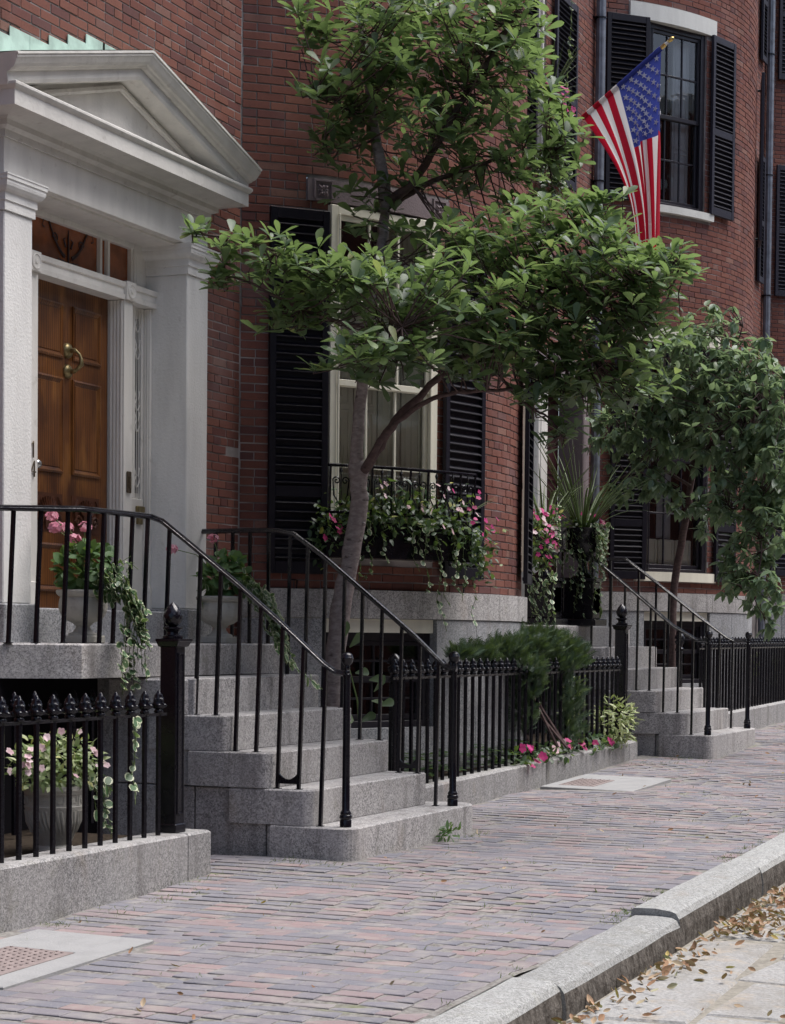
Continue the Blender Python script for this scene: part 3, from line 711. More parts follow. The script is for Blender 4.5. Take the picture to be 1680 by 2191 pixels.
e.box(PX0+.35, PQ1-.35, PY+.06, 6.80, 3.874, 3.888); e.build('entablature', MAT['white_paint'], hA)
CX0, CX1, CXM = 9.478, 12.373, 10.9255; path = [(PX0, 6.62), (PX0, PY), (PQ1, PY), (PQ1, 6.62)]
c = MB(); c.sweep(path, [(0, 4.10), (.012, 4.10), (.014, 4.14), (.05, 4.155), (.05, 4.185), (.07, 4.2), (.185, 4.212), (.2, 4.215), (.2, 4.30), (.206, 4.303), (.214, 4.31), (.222, 4.322), (.222, 4.335), (.214, 4.342), (-.1, 4.36)], id3)
c.build('cornice', MAT['cornice_paint'], hA)
t_ = MB(); t_.add([(CX0+.2, PY-.02, 4.35), (CX1-.2, PY-.02, 4.35), (CXM, PY-.02, 4.76)], [(0, 1, 2)]); t_.build('tympanum', MAT['cornice_paint'], hA)
RK = [(CX0+.0, 4.318), (CXM, 4.71), (CX1-.0, 4.318)]      # underside of the raking cornice
prof = [(0, 6.6), (0, 6.44), (.0, 6.33), (-.018, 6.322), (-.065, 6.322), (-.07, 6.30), (-.08, 6.29), (-.085, 6.275), (-.1, 6.262), (-.125, 6.248), (-.135, 6.24), (-.148, 6.24), (-.15, 6.232), (-.162, 6.232), (-.166, 6.25), (-.166, 6.6)]
c = MB(); c.sweep(RK, prof, lambda x, z, y: (x, y, z)); c.build('raking_cornice', MAT['cornice_paint'], hA)
c = MB(); c.sweep([(CX0+.3, 4.36), (CXM, 4.69), (CX1-.3, 4.36)], [(.0, 6.47), (.0, 6.455), (.02, 6.45), (.035, 6.46), (.035, 6.475)], lambda x, z, y: (x, y, z)); c.build('bed_moulding', MAT['cornice_paint'], hA)
rf = MB()
for xa, za, xb, zb in ((CX0, 4.492, CXM, 4.884), (CXM, 4.884, CX1, 4.492)): rf.add([(xa, 6.235, za), (xb, 6.235, zb), (xb, 6.6, zb+.02), (xa, 6.6, za+.02)], [(0, 1, 2, 3)])
rf.build('roof', MAT['copper_green'], hA)
sl = (4.90-4.51)/(CXM-CX0)
for side in (0, 1):
    for k in range(7):                   # stepped copper flashing on the brick
        wd_ = (CXM-CX0)/7; xa = CX0+wd_*k; xb = xa+wd_+.012
        top = math.ceil((4.52+sl*(xb-CX0)+.03)/CH)*CH; bot = 4.50+sl*(xa-CX0)
        if side: xa, xb = 2*CXM-xb, 2*CXM-xa
        f = MB(); f.box(xa, xb, 6.588-.0015*(k % 2), 6.594, bot, top); f.build('flashing', MAT['copper_green'], hA)
# door recess
DY = 6.85
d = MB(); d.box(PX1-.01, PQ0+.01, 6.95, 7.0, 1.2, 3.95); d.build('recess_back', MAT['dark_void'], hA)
d = MB(); d.box(PX1+.04, PQ0-.04, 6.56, 7.1, 1.2, 1.448, .008); d.build('threshold', MAT['granite_cool'], hA)
door = MB(); DX0, DX1 = 10.44, 11.425
door.box(DX0, DX1, DY, DY+.06, 1.45, 3.475, .003); do_ = door.build('front_door', MAT['door_wood'], hA, label='varnished brown six-panel door with carved lower panels')
pc = (DX0+DX1)/2
def dpanel(x0, x1, z0, z1):
    p = MB()
    p.sweep([(x0, z0), (x0, z1), (x1, z1), (x1, z0), (x0, z0+.0001)], [(0, 0), (0, -.012), (.012, -.016), (.02, -.009), (.028, -.004), (.034, -.001)], lambda x, z, q: (x, DY+q, z), cap=False)
    p.box(x0+.036, x1-.036, DY-.006, DY+.001, z0+.036, z1-.036, .004); p.build('panel', MAT['door_wood'], do_)
for x0, x1 in ((DX0+.1, pc-.055), (pc+.055, DX1-.1)):
    dpanel(x0, x1, 3.02, 3.36); dpanel(x0, x1, 2.30, 2.90); dpanel(x0, x1, 1.56, 1.86)
    cv = MB(); z0, z1 = 1.93, 2.17; cv.box(x0, x1, DY-.003, DY+.001, z0, z1)
    xm = (x0+x1)/2
    for k in range(-4, 5):
        a = k*.2; cv.tube([(xm+.01*k*.5, DY-.006, z0+.02), (xm+math.sin(a)*.06, DY-.016, z0+.12), (xm+math.sin(a*1.3)*.115, DY-.008, z0+.06+.16*math.cos(a))], [.006, .011, .004], 5)
    for sg in (-1, 1):
        pts = [(xm+sg*(.095+.045*(1-t/14)*math.cos(t*.75)), DY-.012, z0+.075+.045*(1-t/14)*math.sin(t*.75)) for t in range(14)]; cv.tube(pts, .009, 5)
        cv.tube([(xm+sg*.13, DY-.01, z0+.1), (xm+sg*.15, DY-.014, z0+.16), (xm+sg*.11, DY-.008, z1-.02)], [.01, .009, .003], 5)
    cv.build('carving', MAT['carved_wood'], do_)
kn = MB()
for z, r in ((3.075, .05), (2.945, .046)):
    kn.M = Matrix.Translation((pc, DY, z)) @ Matrix.Rotation(rad(90), 4, 'X'); kn.lathe((0, 0, 0), [(r, 0), (r, .006), (r*.9, .016), (r*.6, .026), (r*.35, .03), (.014, .045), (.017, .055), (.008, .07)], 20)
kn.M = None
kn.tube([(pc, DY-.06, 3.075), (pc+.012, DY-.085, 3.05), (pc+.014, DY-.095, 3.02), (pc+.01, DY-.1, 2.985), (pc, DY-.075, 2.955), (pc, DY-.05, 2.945)], [.012, .009, .012, .016, .012, .01], 8)
smooth_angle(kn.build('knocker', MAT['brass'], do_), 50)
kb = MB(Matrix.Translation((DX0+.07, DY, 2.33)) @ Matrix.Rotation(rad(90), 4, 'X')); kb.lathe((0, 0, 0), [(.026, 0), (.02, .008), (.011, .02), (.012, .035), (.027, .048), (.03, .062), (.022, .075), (.008, .08)], 18); smooth_angle(kb.build('door_knob', MAT['bright_metal'], do_), 60)
def reeded(x0, x1, z0, z1, y):
    c = MB(); n = 4
    c.box(x0, x1, y, DY+.03, z0, z1, .003); w = (DY-y-.012)/n
    for i in range(n): c.lathe((x0+.004, y+.01+w*(i+.5), 0), [(w*.45, z0+.002), (w*.45, z1-.002)], 10)
    c.box(x0-.012, x1+.004, y-.012, DY, z0, z0+.16, .004)
    return smooth_angle(c.build('door_casing', MAT['white_paint'], hA), 35)
reeded(10.30, 10.432, 1.45, 3.468, 6.74); reeded(11.44, 11.55, 1.45, 3.468, 6.735); reeded(11.828, 11.856, 1.45, 3.468, 6.765)
b = MB(); b.sweep([(10.0, 0), (11.856, 0)], [(0, 3.47), (.02, 3.47), (.024, 3.50), (.012, 3.505), (.012, 3.545), (.024, 3.55), (.03, 3.58), (0, 3.585)], lambda x, y, z: (x, 6.75+y, z))
b.box(10.0, 11.856, 6.7502, DY+.05, 3.4705, 3.5845); tb = b.build('transom_bar', MAT['white_paint'], hA)
for x in (10.365, 11.495):
    r = MB(Matrix.Translation((x, 6.715, 3.527)) @ Matrix.Rotation(rad(90), 4, 'X')); r.box(-.058, .058, -.058, .062, -.03, .004, .003)
    r.lathe((0, 0, 0), [(.05, .004), (.05, .009), (.042, .012), (.036, .007), (.018, .006), (.014, .013), (.004, .014)], 20); smooth_angle(r.build('corner_block', MAT['white_paint'], tb), 30)
# transom light with scroll ornament
tw = MB(); tw.box(10.0, 11.72, DY+.01, DY+.02, 3.59, 3.872); two = tw.build('transom_light', MAT['amber_pane'], hA)
og = MB(); M = Matrix.Translation((10.95, DY+.004, 3.69)) @ Matrix.Rotation(rad(90), 4, 'X'); og.M = M
for sg in (-1, 1):
    og.tube([(sg*(.04+.02*t), -.03+.006*t+.0016*t*t-.0, 0) for t in range(12)]+[(sg*.285, .15, 0), (sg*.3, .12, 0), (sg*.275, .11, 0)], [.014-.0008*t for t in range(12)]+[.004, .004, .006], 6, flat=.3)
    og.tube([(sg*(.15+.035*(1-t/13)*math.cos(t*.8)), .065+.035*(1-t/13)*math.sin(t*.8), 0) for t in range(12)], .006, 5, flat=.4)
    og.tube([(sg*.03, .03, 0), (sg*.055, .075, 0), (sg*.03, .085, 0)], [.01, .008, .004], 5, flat=.4); og.tube([(sg*.09, -.09, 0), (sg*.06, -.06, 0), (sg*.035, -.1, 0)], .008, 5, flat=.4)
og.tube([(0, -.1, 0), (0, 0, 0), (0, .14, 0)], [.006, .012, .004], 6, flat=.4); og.tube([(-.12, -.055, 0), (0, -.065, 0), (.12, -.055, 0)], .004, 5, flat=.4)
og.build('scroll_ornament', MAT['amber_ink'], two)
tb2 = MB()
for x in (11.31, 11.405, 11.7): tb2.box(x-.012, x+.012, DY-.02, DY+.012, 3.587, 3.872, .003)
tb2.box(10.0, 11.856, DY-.03, DY+.012, 3.846, 3.886, .003); tb2.build('glazing_bar', MAT['white_paint'], two)
pn = MB(); pn.box(11.705, 11.87, DY-.035, DY+.06, 3.585, 3.9, .003); pn.box(11.725, 11.845, DY-.04, DY-.034, 3.61, 3.83, .003); pn.build('side_panel', MAT['white_paint'], hA)
# sidelight with white scrollwork
sd = MB(); sd.box(11.552, 11.826, DY-.01, DY, 1.45, 3.47); sd.box(11.552, 11.826, DY-.04, DY-.01, 1.45, 2.2, .004); sd.box(11.69, 11.725, DY-.035, DY-.01, 2.2, 3.47, .004); sd.box(11.805, 11.826, DY-.035, DY-.01, 2.2, 3.47, .004); sdo = sd.build('sidelight', MAT['white_paint'], hA)
gl = MB(); gl.box(11.726, 11.804, DY-.014, DY-.0105, 2.24, 3.4); gl.build('pane', MAT['black_sash'], sdo)
sc = MB()
for x in (11.74, 11.765, 11.79): sc.tube([(x, DY-.02, 2.21), (x, DY-.02, 3.46)], .0035, 5)
for z in (2.35, 2.72, 2.86, 3.2, 3.38):
    for sg in (-1, 1): sc.tube([(11.765+sg*.008, DY-.024, z-.07), (11.765+sg*.032, DY-.026, z-.03), (11.765+sg*.014, DY-.026, z+.005), (11.765+sg*.034, DY-.024, z+.06)], .005, 5)
sc.build('scrollwork', MAT['white_paint'], sdo)
ml = MB(); ml.box(11.72, 11.81, DY-.065, DY-.04, 2.11, 2.15, .004); ml.box(11.73, 11.80, DY-.055, DY-.04, 2.03, 2.11, .004); ml.build('mail_slot', MAT['brass'], sdo)
bl = MB(); bl.box(11.47, 11.525, 6.722, 6.734, 2.22, 2.36, .005); bl.box(11.485, 11.51, 6.714, 6.724, 2.25, 2.33, .003); bl.build('door_bell', MAT['bronze'], hA)
# house number 1 over 4 on the casing beside the left pilaster
nx = 10.375; ny = 6.736
n1 = MB(); n1.box(nx-.005, nx+.005, ny-.006, ny, 2.355, 2.455, .002); n1.tube([(nx, ny-.004, 2.452), (nx-.018, ny-.004, 2.435)], .004, 5); n1.build('house_number', MAT['bronze'], hA)
n4 = MB(); n4.tube([(nx+.008, ny-.004, 2.24), (nx+.008, ny-.004, 2.335), (nx-.025, ny-.004, 2.27), (nx+.024, ny-.004, 2.27)], .005, 5); n4.build('house_number', MAT['bronze'], hA)

# ---- house B: white lintels, the flag and the maroon entry
dB, zB = PITCH, RISE
opsB = [(18.95, 20.75, 1.2, 4.1, 0), (19.13, 19.5, 5.8+zB, 7.7+zB, .18), (19.0, 19.62, 7.7+zB, 7.85+zB, 0)]
hB, flB, bwB, _, _ = house_shell('brick_house', 'red brick house flying the flag, with white stone lintels and a maroon entry', 1, opsB, bow_ops(zB, True), (1.6, 9.3), 22, 17.5, 'bow-fronted brick row houses')
window(hB, bwB, D2A(W1[0]), D2A(W1[1]), 1.86+zB, 4.40+zB, MAT['black_sash'], .09, 3, inner_curtain, 'black sash window with pale curtain and half-height inner shutters')
window(hB, bwB, D2A(W2[0]), D2A(W2[1]), 5.92+zB, 7.92+zB, MAT['black_sash'], .09, 3, inner_dark, 'black sash window behind the flag')
window(hB, bwB, D2A(20), D2A(39.3), 1.86+zB, 4.40+zB, MAT['black_sash'], .09, 3)
window(hB, bwB, D2A(20), D2A(39), 5.92+zB, 7.92+zB, MAT['black_sash'], .09, 3)
for z0, z1, a, b, pr in ((7.918, 8.098, -44.9, -19.9, .022), (4.418, 4.585, -43.5, -16.5, .022), (5.842, 5.922, -42.5, -20.7, .05), (1.765, 1.868, -42, -17.8, .05)):
    m = MB(); curved(m, bwB, D2A(a), D2A(b), z0+zB, z1+zB, -.2, pr, 14); m.build('lintel' if pr < .03 else 'sill', MAT['white_stone'] if z0 > 5 else MAT['cream_paint'], hB)
shutter(hB, bwB, D2A(-50.6), D2A(-40.5), 5.93+zB, 7.93+zB, 6.85+zB, MAT['shutter_paint'], .052)
shutter(hB, bwB, D2A(-22.2), D2A(-12.8), 5.92+zB, 7.92+zB, 6.85+zB, MAT['shutter_grey'], .052)
shutter(hB, bwB, D2A(10), D2A(19), 5.92+zB, 7.92+zB, 6.85+zB, MAT['shutter_grey'], .052, .05)
shutter(hB, bwB, D2A(-48.4), D2A(-39.7), 1.78+zB, 4.36+zB, 2.4+zB, MAT['shutter_paint'], .061)
shutter(hB, bwB, D2A(-18.5), D2A(-9), 1.78+zB, 4.36+zB, 2.4+zB, MAT['shutter_paint'], .061)
downspout(hB, 21.13, 6.53, .4, 9.2, MAT['zinc'])
# upper window over the entry, with lattice shade
window(hB, flB, 19.13, 19.5, 5.8+zB, 7.7+zB, MAT['white_paint'], .05, 2, None, 'narrow white window over the entry')
m = MB(); m.box(19.02, 19.6, YW-.03, YW+.1, 7.705+zB, 7.845+zB, .006); m.build('lintel', MAT['white_stone'], hB)
shutter(hB, flB, 18.62, 19.1, 5.8+zB, 7.72+zB, 6.7+zB, MAT['shutter_paint'], .052)
shutter(hB, flB, 19.66, 20.36, 5.8+zB, 7.72+zB, 6.7+zB, MAT['shutter_grey'], .052, .03)
# entry of house B: white panelled jamb, maroon door
EY = 6.78
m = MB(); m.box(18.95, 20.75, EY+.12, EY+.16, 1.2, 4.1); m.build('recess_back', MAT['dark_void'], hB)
def jambp(M0, u0, u1, nm, mat): panelled(M0, u0, u1, 1.55, 3.95, 0, mat, hB, nm, 5)
Mj = Matrix(((1, 0, 0, 0), (0, -1, 0, EY), (0, 0, 1, 0), (0, 0, 0, 1)))
jambp(Mj, 18.97, 19.33, 'entry_panel', MAT['white_paint'])
m = MB(); m.box(19.34, 19.62, 6.57, EY, 1.45, 3.95, .01); m.box(19.385, 19.575, 6.56, 6.572, 1.6, 3.85, .004); m.build('entry_pilaster', MAT['white_paint'], hB)
jambp(Mj, 19.64, 20.6, 'entry_door', MAT['maroon_paint'])
m = MB(); m.box(20.6, 20.82, 6.5, EY, 1.42, 3.95, .01); m.build('entry_pier', MAT['brownstone'], hB)
m = MB(); m.box(18.85, 20.9, 6.48, 6.95, 3.95, 4.2, .01); m.build('entry_lintel', MAT['brownstone'], hB)

# ---- house C at the right edge
dC, zC = 2*PITCH, 2*RISE
opsC = [(28.2, 29.0, 6.1+zC, 8.0+zC, .1), (28.2, 29.0, 2.2+zC, 4.4+zC, .1), (28.2, 29.0, 9.3+zC, 11+zC, .1)]
hC, flC, bwC, _, _ = house_shell('brick_house', 'red brick house at the right edge with blue-black shutters and a zinc downspout', 2, opsC, bow_ops(zC, True), (1.9, 11.2), 30, 25.9, 'bow-fronted brick row houses')
for a_, b_, z0, z1 in ((W1[0], W1[1], 1.86, 4.40), (W2[0], W2[1], 5.92, 7.92), (20, 39.3, 1.86, 4.40), (20, 39, 5.92, 7.92)): window(hC, bwC, D2A(a_), D2A(b_), z0+zC, z1+zC, MAT['black_sash'], .09, 3)
for z0, z1 in ((6.1, 8.0), (2.2, 4.4), (9.3, 11)): window(hC, flC, 28.2, 29.0, z0+zC, z1+zC, MAT['black_sash'], .06, 3)
for z0, z1 in ((6.03, 7.95), (9.2, 11.1)):
    shutter(hC, bwC, D2A(-49.6), D2A(-40.2), z0+zC, z1+zC, (z0+z1)/2+zC, MAT['shutter_grey'], .055)
    shutter(hC, flC, 29.03, 29.33, z0+.1+zC, z1+zC, (z0+z1)/2+zC, MAT['shutter_grey'], .055, .03)
shutter(hC, bwC, D2A(-49.6), D2A(-40.2), 1.9+zC, 4.4+zC, 2.5+zC, MAT['shutter_grey'], .06)
downspout(hC, 29.52, 6.53, .5, 11.1, MAT['zinc'])
# ------------------------------------------------------------------ granite stairs
def rcorner(x0, x1, y0, y1, r, rr=None):     # step plan, front corners rounded
    P = []
    for k in range(6): a = math.pi+k*math.pi/10; P.append((x0+r+r*math.cos(a), y0+r+r*math.sin(a)))
    r2 = rr if rr is not None else r
    for k in range(6): a = 1.5*math.pi+k*math.pi/10; P.append((x1-r2+r2*math.cos(a), y0+r2+r2*math.sin(a)))
    return P+[(x1, y1), (x0, y1)]
RS_, TR = .2068, .268
def stairs(dx, dz, label, group):
    h = thing('front_stairs', label, 'stairs', (11.3+dx, 4.6, dz), group)
    m = MB(); m.box(8.6+dx, 10.41+dx, 6.3, 6.34, -.1+dz, 1.046+dz); m.build('areaway_shade_panel', MAT['dark_void'], h)  # near-black panel, paints the deep shade under the landing
    for k in range(1, 6):
        y = 4.61+TR*(k-1); x1 = 12.17 if k > 1 else 12.36
        z0, z1 = RS_*(k-1)+dz+.003, RS_*k+dz
        P = rcorner(10.385-.006*(k % 2)+dx, x1+dx, y, y+.52, .05 if k > 1 else .085, .02 if k > 1 else .14)
        if k == 1: z0 -= .14
        if k == 1 and dx == 0: P = [p if p[0] < 12.2 else (p[0]+(.07 if p[1] < 4.9 else 0), p[1]) for p in P]
        m = MB(); m.prism(P, z0, z1, .008); m.build('step', MAT['granite'], h)
    z = 1.242+dz
    P = [(9.66+dx, 5.95), (12.175+dx, 5.95), (12.175+dx, 6.595), (9.05+dx, 6.595), (9.2+dx, 6.5)]
    m = MB(); m.prism(P, z-.195, z, .01); m.build('landing', MAT['granite'], h)
    for y0, y1, z0, z1 in ((4.92, 5.17, -.2, RS_-.004), (5.175, 5.64, -.2, 2*RS_-.004), (5.645, 6.5, -.2, 2*RS_-.006), (5.43, 5.64, 2*RS_, 3*RS_-.004), (5.645, 6.5, 2*RS_, 1.04)):
        m = MB(); m.box(10.412+dx, 12.14+dx, y0, y1-.004, z0+dz, z1+dz, .006); m.build('side_block', MAT['granite'], h)
    return h
sA = stairs(0, 0, 'granite stairs rising to the wooden door between iron handrails', 'granite front stairs')
sB = stairs(8.4, .178, 'granite stairs farther down the street, below the hanging vines', 'granite front stairs')

# ------------------------------------------------------------------ handrails
def newel_mesh(mb, x, y, z, h=.87):
    mb.lathe((x, y, z), [(.034, 0), (.034, .04), (.03, .045), (.036, .052), (.036, .066), (.03, .072), (.033, .08), (.028, .09), (.023, .098), (.022, .3), (.0205, h)], 20)
def ball_mesh(mb, x, y, z):
    mb.lathe((x, y, z), [(.024, 0), (.024, .012), (.016, .018), (.018, .03), (.014, .036), (.019, .05), (.014, .062), (.02, .068), (.029, .076), (.034, .09), (.035, .1), (.037, .102), (.037, .107), (.035, .109), (.033, .12), (.026, .131), (.014, .138), (.003, .14)], 20)
def handrail(label, path, feet, newel, bridge=None, group='black iron handrails on the stairs'):
    h = thing('handrail', label, 'handrail', (newel[0], newel[1], newel[2]), group)
    m = MB(); pts = [Vector(p) for p in path]
    d = [pts[0]]
    for i in range(1, len(pts)-1): d += [pts[i].lerp(pts[i-1], .2), pts[i], pts[i].lerp(pts[i+1], .2)]
    d.append(pts[-1])
    m.tube([tuple(p) for p in d], .019, 8, flat=.72); m.tube([tuple(p+Vector((0, 0, .0125))) for p in d], .0125, 6, flat=.8)
    smooth_angle(m.build('rail', MAT['rail_paint'], h), 50)
    for top, foot in feet:
        b = MB(); b.tube([foot, top], .014, 4); b.box(foot[0]-.02, foot[0]+.02, foot[1]-.02, foot[1]+.02, foot[2]-.001, foot[2]+.004, .001); b.build('baluster', MAT['black_iron'], h)
    n = MB(); newel_mesh(n, *newel); no = smooth_angle(n.build('newel_post', MAT['black_iron'], h), 50)
    bb = MB(); ball_mesh(bb, newel[0], newel[1], newel[2]+.86); smooth_angle(bb.build('ball_finial', MAT['black_iron'], no), 50)
    if bridge:
        (x0, y0, z0), (x1, y1, z1) = bridge; b = MB(); n_ = 8; vs = []
        for k in range(n_+1):
            t = k/n_; x = x0+(x1-x0)*t; y = y0+(y1-y0)*t; z = z0+(z1-z0)*t; u = z+.055+.045*(2*t-1)**2
            for dx_ in (-.006, .006): vs += [(x+dx_, y, z+.03), (x+dx_, y, u)]
        fs = []
        for k in range(n_): a = k*4; fs += [(a, a+4, a+5, a+1), (a+3, a+7, a+6, a+2), (a+1, a+5, a+7, a+3), (a+2, a+6, a+4, a)]
        b.add(vs, fs); b.build('boot_scraper', MAT['black_iron'], h)
    return h
def lerp_path(path, y):                  # point of the sloping run at depth y
    for a, b in zip(path, path[1:]):
        if min(a[1], b[1]) <= y <= max(a[1], b[1]) and abs(a[1]-b[1]) > 1e-6:
            t = (y-a[1])/(b[1]-a[1]); return tuple(a[i]+(b[i]-a[i])*t for i in range(3))
def step_z(y, dz):
    k = int((y-4.61)/TR)+1; return min(RS_*k, 1.242)+dz if y < 5.95 else 1.242+dz
def stair_feet(path, ys, xf, dz): return [(lerp_path(path, y), (xf, y, step_z(y, dz))) for y in ys]
XR = 10.49
slope = [(XR, 5.985, 1.991), (XR, 5.907, 1.962), (XR, 5.733, 1.835), (XR, 5.422, 1.605), (XR, 5.117, 1.362), (XR, 4.847, 1.134), (XR, 4.773, 1.086), (XR, 4.705, 1.078)]
pathL = [(9.2, 6.5, 1.978), (9.38, 6.3, 1.98), (9.735, 5.995, 1.99), (10.3, 5.99, 1.992)]+slope
feetL = stair_feet(slope, [5.65, 5.515, 5.385, 5.25, 5.11, 4.975, 4.835], 10.435, 0)
for x, y in ((9.3, 6.39), (9.42, 6.26), (9.54, 6.16), (9.66, 6.06), (9.78, 5.995), (9.93, 5.99), (10.08, 5.99), (10.25, 5.99), (10.42, 5.985)):
    feetL.append(((x+.03, y, 1.985), (x-.02, y, 1.242)))
feetL.append(((XR, 5.86, 1.92), (10.435, 5.86, 1.036)))
rA = handrail('black iron handrail on the left of the near stairs, in front of the wooden door', pathL, feetL, (10.465, 4.69, RS_), ((10.438, 5.11, 2*RS_), (10.438, 4.975, 2*RS_)))
XQ = 12.09
slopeR = [(XQ, 5.919, 1.992), (XQ, 5.814, 1.967), (XQ, 5.607, 1.827), (XQ, 5.266, 1.558), (XQ, 4.931, 1.291), (XQ, 4.732, 1.111), (XQ, 4.645, 1.088)]
feetR = stair_feet(slopeR, [5.84, 5.71, 5.58, 5.44, 5.31, 5.17, 5.03, 4.9, 4.77], 12.06, 0)+[((XQ, y, 1.993), (XQ, y, 1.242)) for y in (6.4, 6.27, 6.14, 6.0)]
handrail('black iron handrail on the right of the near stairs, by the tree trunk', [(XQ, 6.5, 1.992), (XQ, 6.1, 1.994)]+slopeR, feetR, (12.12, 4.675, RS_), ((12.06, 5.03, 2*RS_), (12.06, 4.9, 2*RS_)))
XB = 18.87
slB = [(XB, 5.955, 2.146), (XB, 5.859, 2.1), (XB, 5.454, 1.772), (XB, 5.031, 1.422), (XB, 4.8, 1.29), (XB, 4.69, 1.282)]
handrail('black iron handrail of the far stairs, nearer the hanging flowers', [(XB, 6.5, 2.15), (XB, 6.146, 2.147)]+slB, stair_feet(slB, [5.84, 5.65, 5.51, 5.38, 5.25, 5.11, 4.97, 4.83], 18.85, .178)+[((XB, y, 2.146), (XB, y, 1.42)) for y in (6.35, 6.15, 5.97)], (XB, 4.675, RS_+.178))
XD = 20.5
slD = [(XD, 5.984, 2.131), (XD, 5.701, 1.923), (XD, 5.194, 1.533), (XD, 4.894, 1.317), (XD, 4.819, 1.283), (XD, 4.69, 1.28)]
handrail('black iron handrail of the far stairs, on the side of the drooping tree', [(XD, 6.5, 2.135), (XD, 6.2, 2.133)]+slD, stair_feet(slD, [5.84, 5.65, 5.51, 5.38, 5.25, 5.11, 4.97, 4.83], 20.48, .178)+[((XD, y, 2.132), (XD, y, 1.42)) for y in (6.35, 6.15)], (20.54, 4.675, RS_+.178))

# ------------------------------------------------------------------ low granite walls and iron fences
def low_wall(label, cuts, top, group, end_gap=()):
    h = thing('granite_wall', label, 'wall', ((cuts[0]+cuts[-1])/2, 5.2, zg((cuts[0]+cuts[-1])/2)), group)
    for a, b in zip(cuts, cuts[1:]):
        m = MB(); P = [(a+.004, 5.15), (b-.004, 5.15), (b-.004, 5.36), (a+.004, 5.36)]
        m.prism(P, -.2, 0, .012, lambda x, y: top(x)); vs = m.v
        n = len(P); m.v = [(v[0], v[1], zg(v[0])-.15) if i < n else v for i, v in enumerate(vs)]
        m.build('granite_block', MAT['wall_granite'], h)
    return h
topL = lambda x: .236+.0*(x-8)
topM = lambda x: .276+.0165*(x-13.5)
topR = lambda x: .5+.015*(x-22)
low_wall('low granite wall under the pineapple-post fence at the left edge', [3.4, 6.2, 9.44, 9.70], topL, 'low granite walls along the pavement')
low_wall('low granite wall holding the flower bed between the two stairs', [12.2, 15.45, 17.85, 18.12], topM, 'low granite walls along the pavement')
low_wall('low granite wall beyond the far stairs at the right edge', [20.6, 23.3, 27.0], topR, 'low granite walls along the pavement')
# finial: a little cast-iron pine cone
def finial_mesh(nm, s=1):
    m = MB(Matrix.Diagonal((1.0, 1.0, .95, 1)))
    m.lathe((0, 0, 0), [(.016*s, 0), (.024*s, .004*s), (.026*s, .012*s), (.02*s, .02*s), (.018*s, .026*s)], 12)
    prof = [(.02, .024), (.03, .034), (.033, .045), (.031, .056), (.027, .066), (.028, .074), (.025, .084), (.02, .092), (.02, .099), (.016, .108), (.011, .115), (.009, .121), (.003, .13)]
    m.lathe((0, 0, 0), [(r*s, z*s) for r, z in prof], 16, lambda a, z, i: 1+.16*math.cos(4*a+(math.pi if i % 6 > 2 else 0)))
    for k in range(4):
        a = k*math.pi/2+.3; c = (.03*s*math.cos(a), .03*s*math.sin(a), .042*s)
        m.lathe(c, [(.002, -.013*s), (.011*s, -.007*s), (.013*s, 0), (.011*s, .008*s), (.003*s, .013*s)], 8)
        a += math.pi/4; c = (.022*s*math.cos(a), .022*s*math.sin(a), .074*s)
        m.lathe(c, [(.002, -.01*s), (.009*s, -.005*s), (.01*s, 0), (.008*s, .007*s), (.002*s, .01*s)], 8)
    me = m.mesh(nm, MAT['black_iron'], True); return me
FM = finial_mesh('finial')
def pineapple(mb, c, s=1):
    n = 30; prof = []
    for i in range(n+1):
        t = i/n; r = math.sin(math.pi*(t**.78))**.72*.051*s if 0 < t < 1 else .004*s
        prof.append((max(r, .004*s), .135*s*t))
    mb.lathe(c, prof, 48, lambda a, z, i: 1+.07*(abs(math.sin(5*a+i*.33))*abs(math.sin(5*a-i*.33)))**.6-.03)
def post_parts(parent, x, y, z0, ztop, w=.05):
    p = MB(); p.box(x-w, x+w, y-w, y+w, z0, ztop, .006)
    for sx, sy in ((0, -1), (-1, 0)):
        pass
    p.box(x-w-.006, x+w+.006, y-w-.006, y+w+.006, z0, z0+.05, .005)
    po = p.build('fence_post', MAT['black_iron'], parent)
    pf = MB()
    for (fx0, fx1, fy) in ((x-w+.015, x+w-.015, y-w),):
        pf.sweep([(fx0, z0+.1), (fx0, ztop-.06), (fx1, ztop-.06), (fx1, z0+.1), (fx0, z0+.1001)], [(0, 0), (0, -.005), (.007, -.006), (.01, 0)], lambda a, b, q: (a, fy+q, b), cap=False)
    pf.build('panel_moulding', MAT['black_iron'], po)
    c = MB(); c.sweep([(x-w, y+w), (x-w, y-w), (x+w, y-w), (x+w, y+w), (x-w, y+w-.0001)], [(0, ztop-.03), (.012, ztop-.025), (.024, ztop), (.028, ztop+.004), (.028, ztop+.014), (-.04, ztop+.018)], id3); c.build('cap', MAT['black_iron'], po)
    f = MB(); b = (x, y, ztop+.016)
    f.lathe(b, [(.05, 0), (.055, .004), (.055, .012), (.035, .02), (.032, .035), (.042, .047), (.053, .052), (.053, .06), (.03, .064)], 24)
    pineapple(f, (x, y, ztop+.075)); smooth_angle(f.build('pineapple_finial', MAT['black_iron'], po), 35)
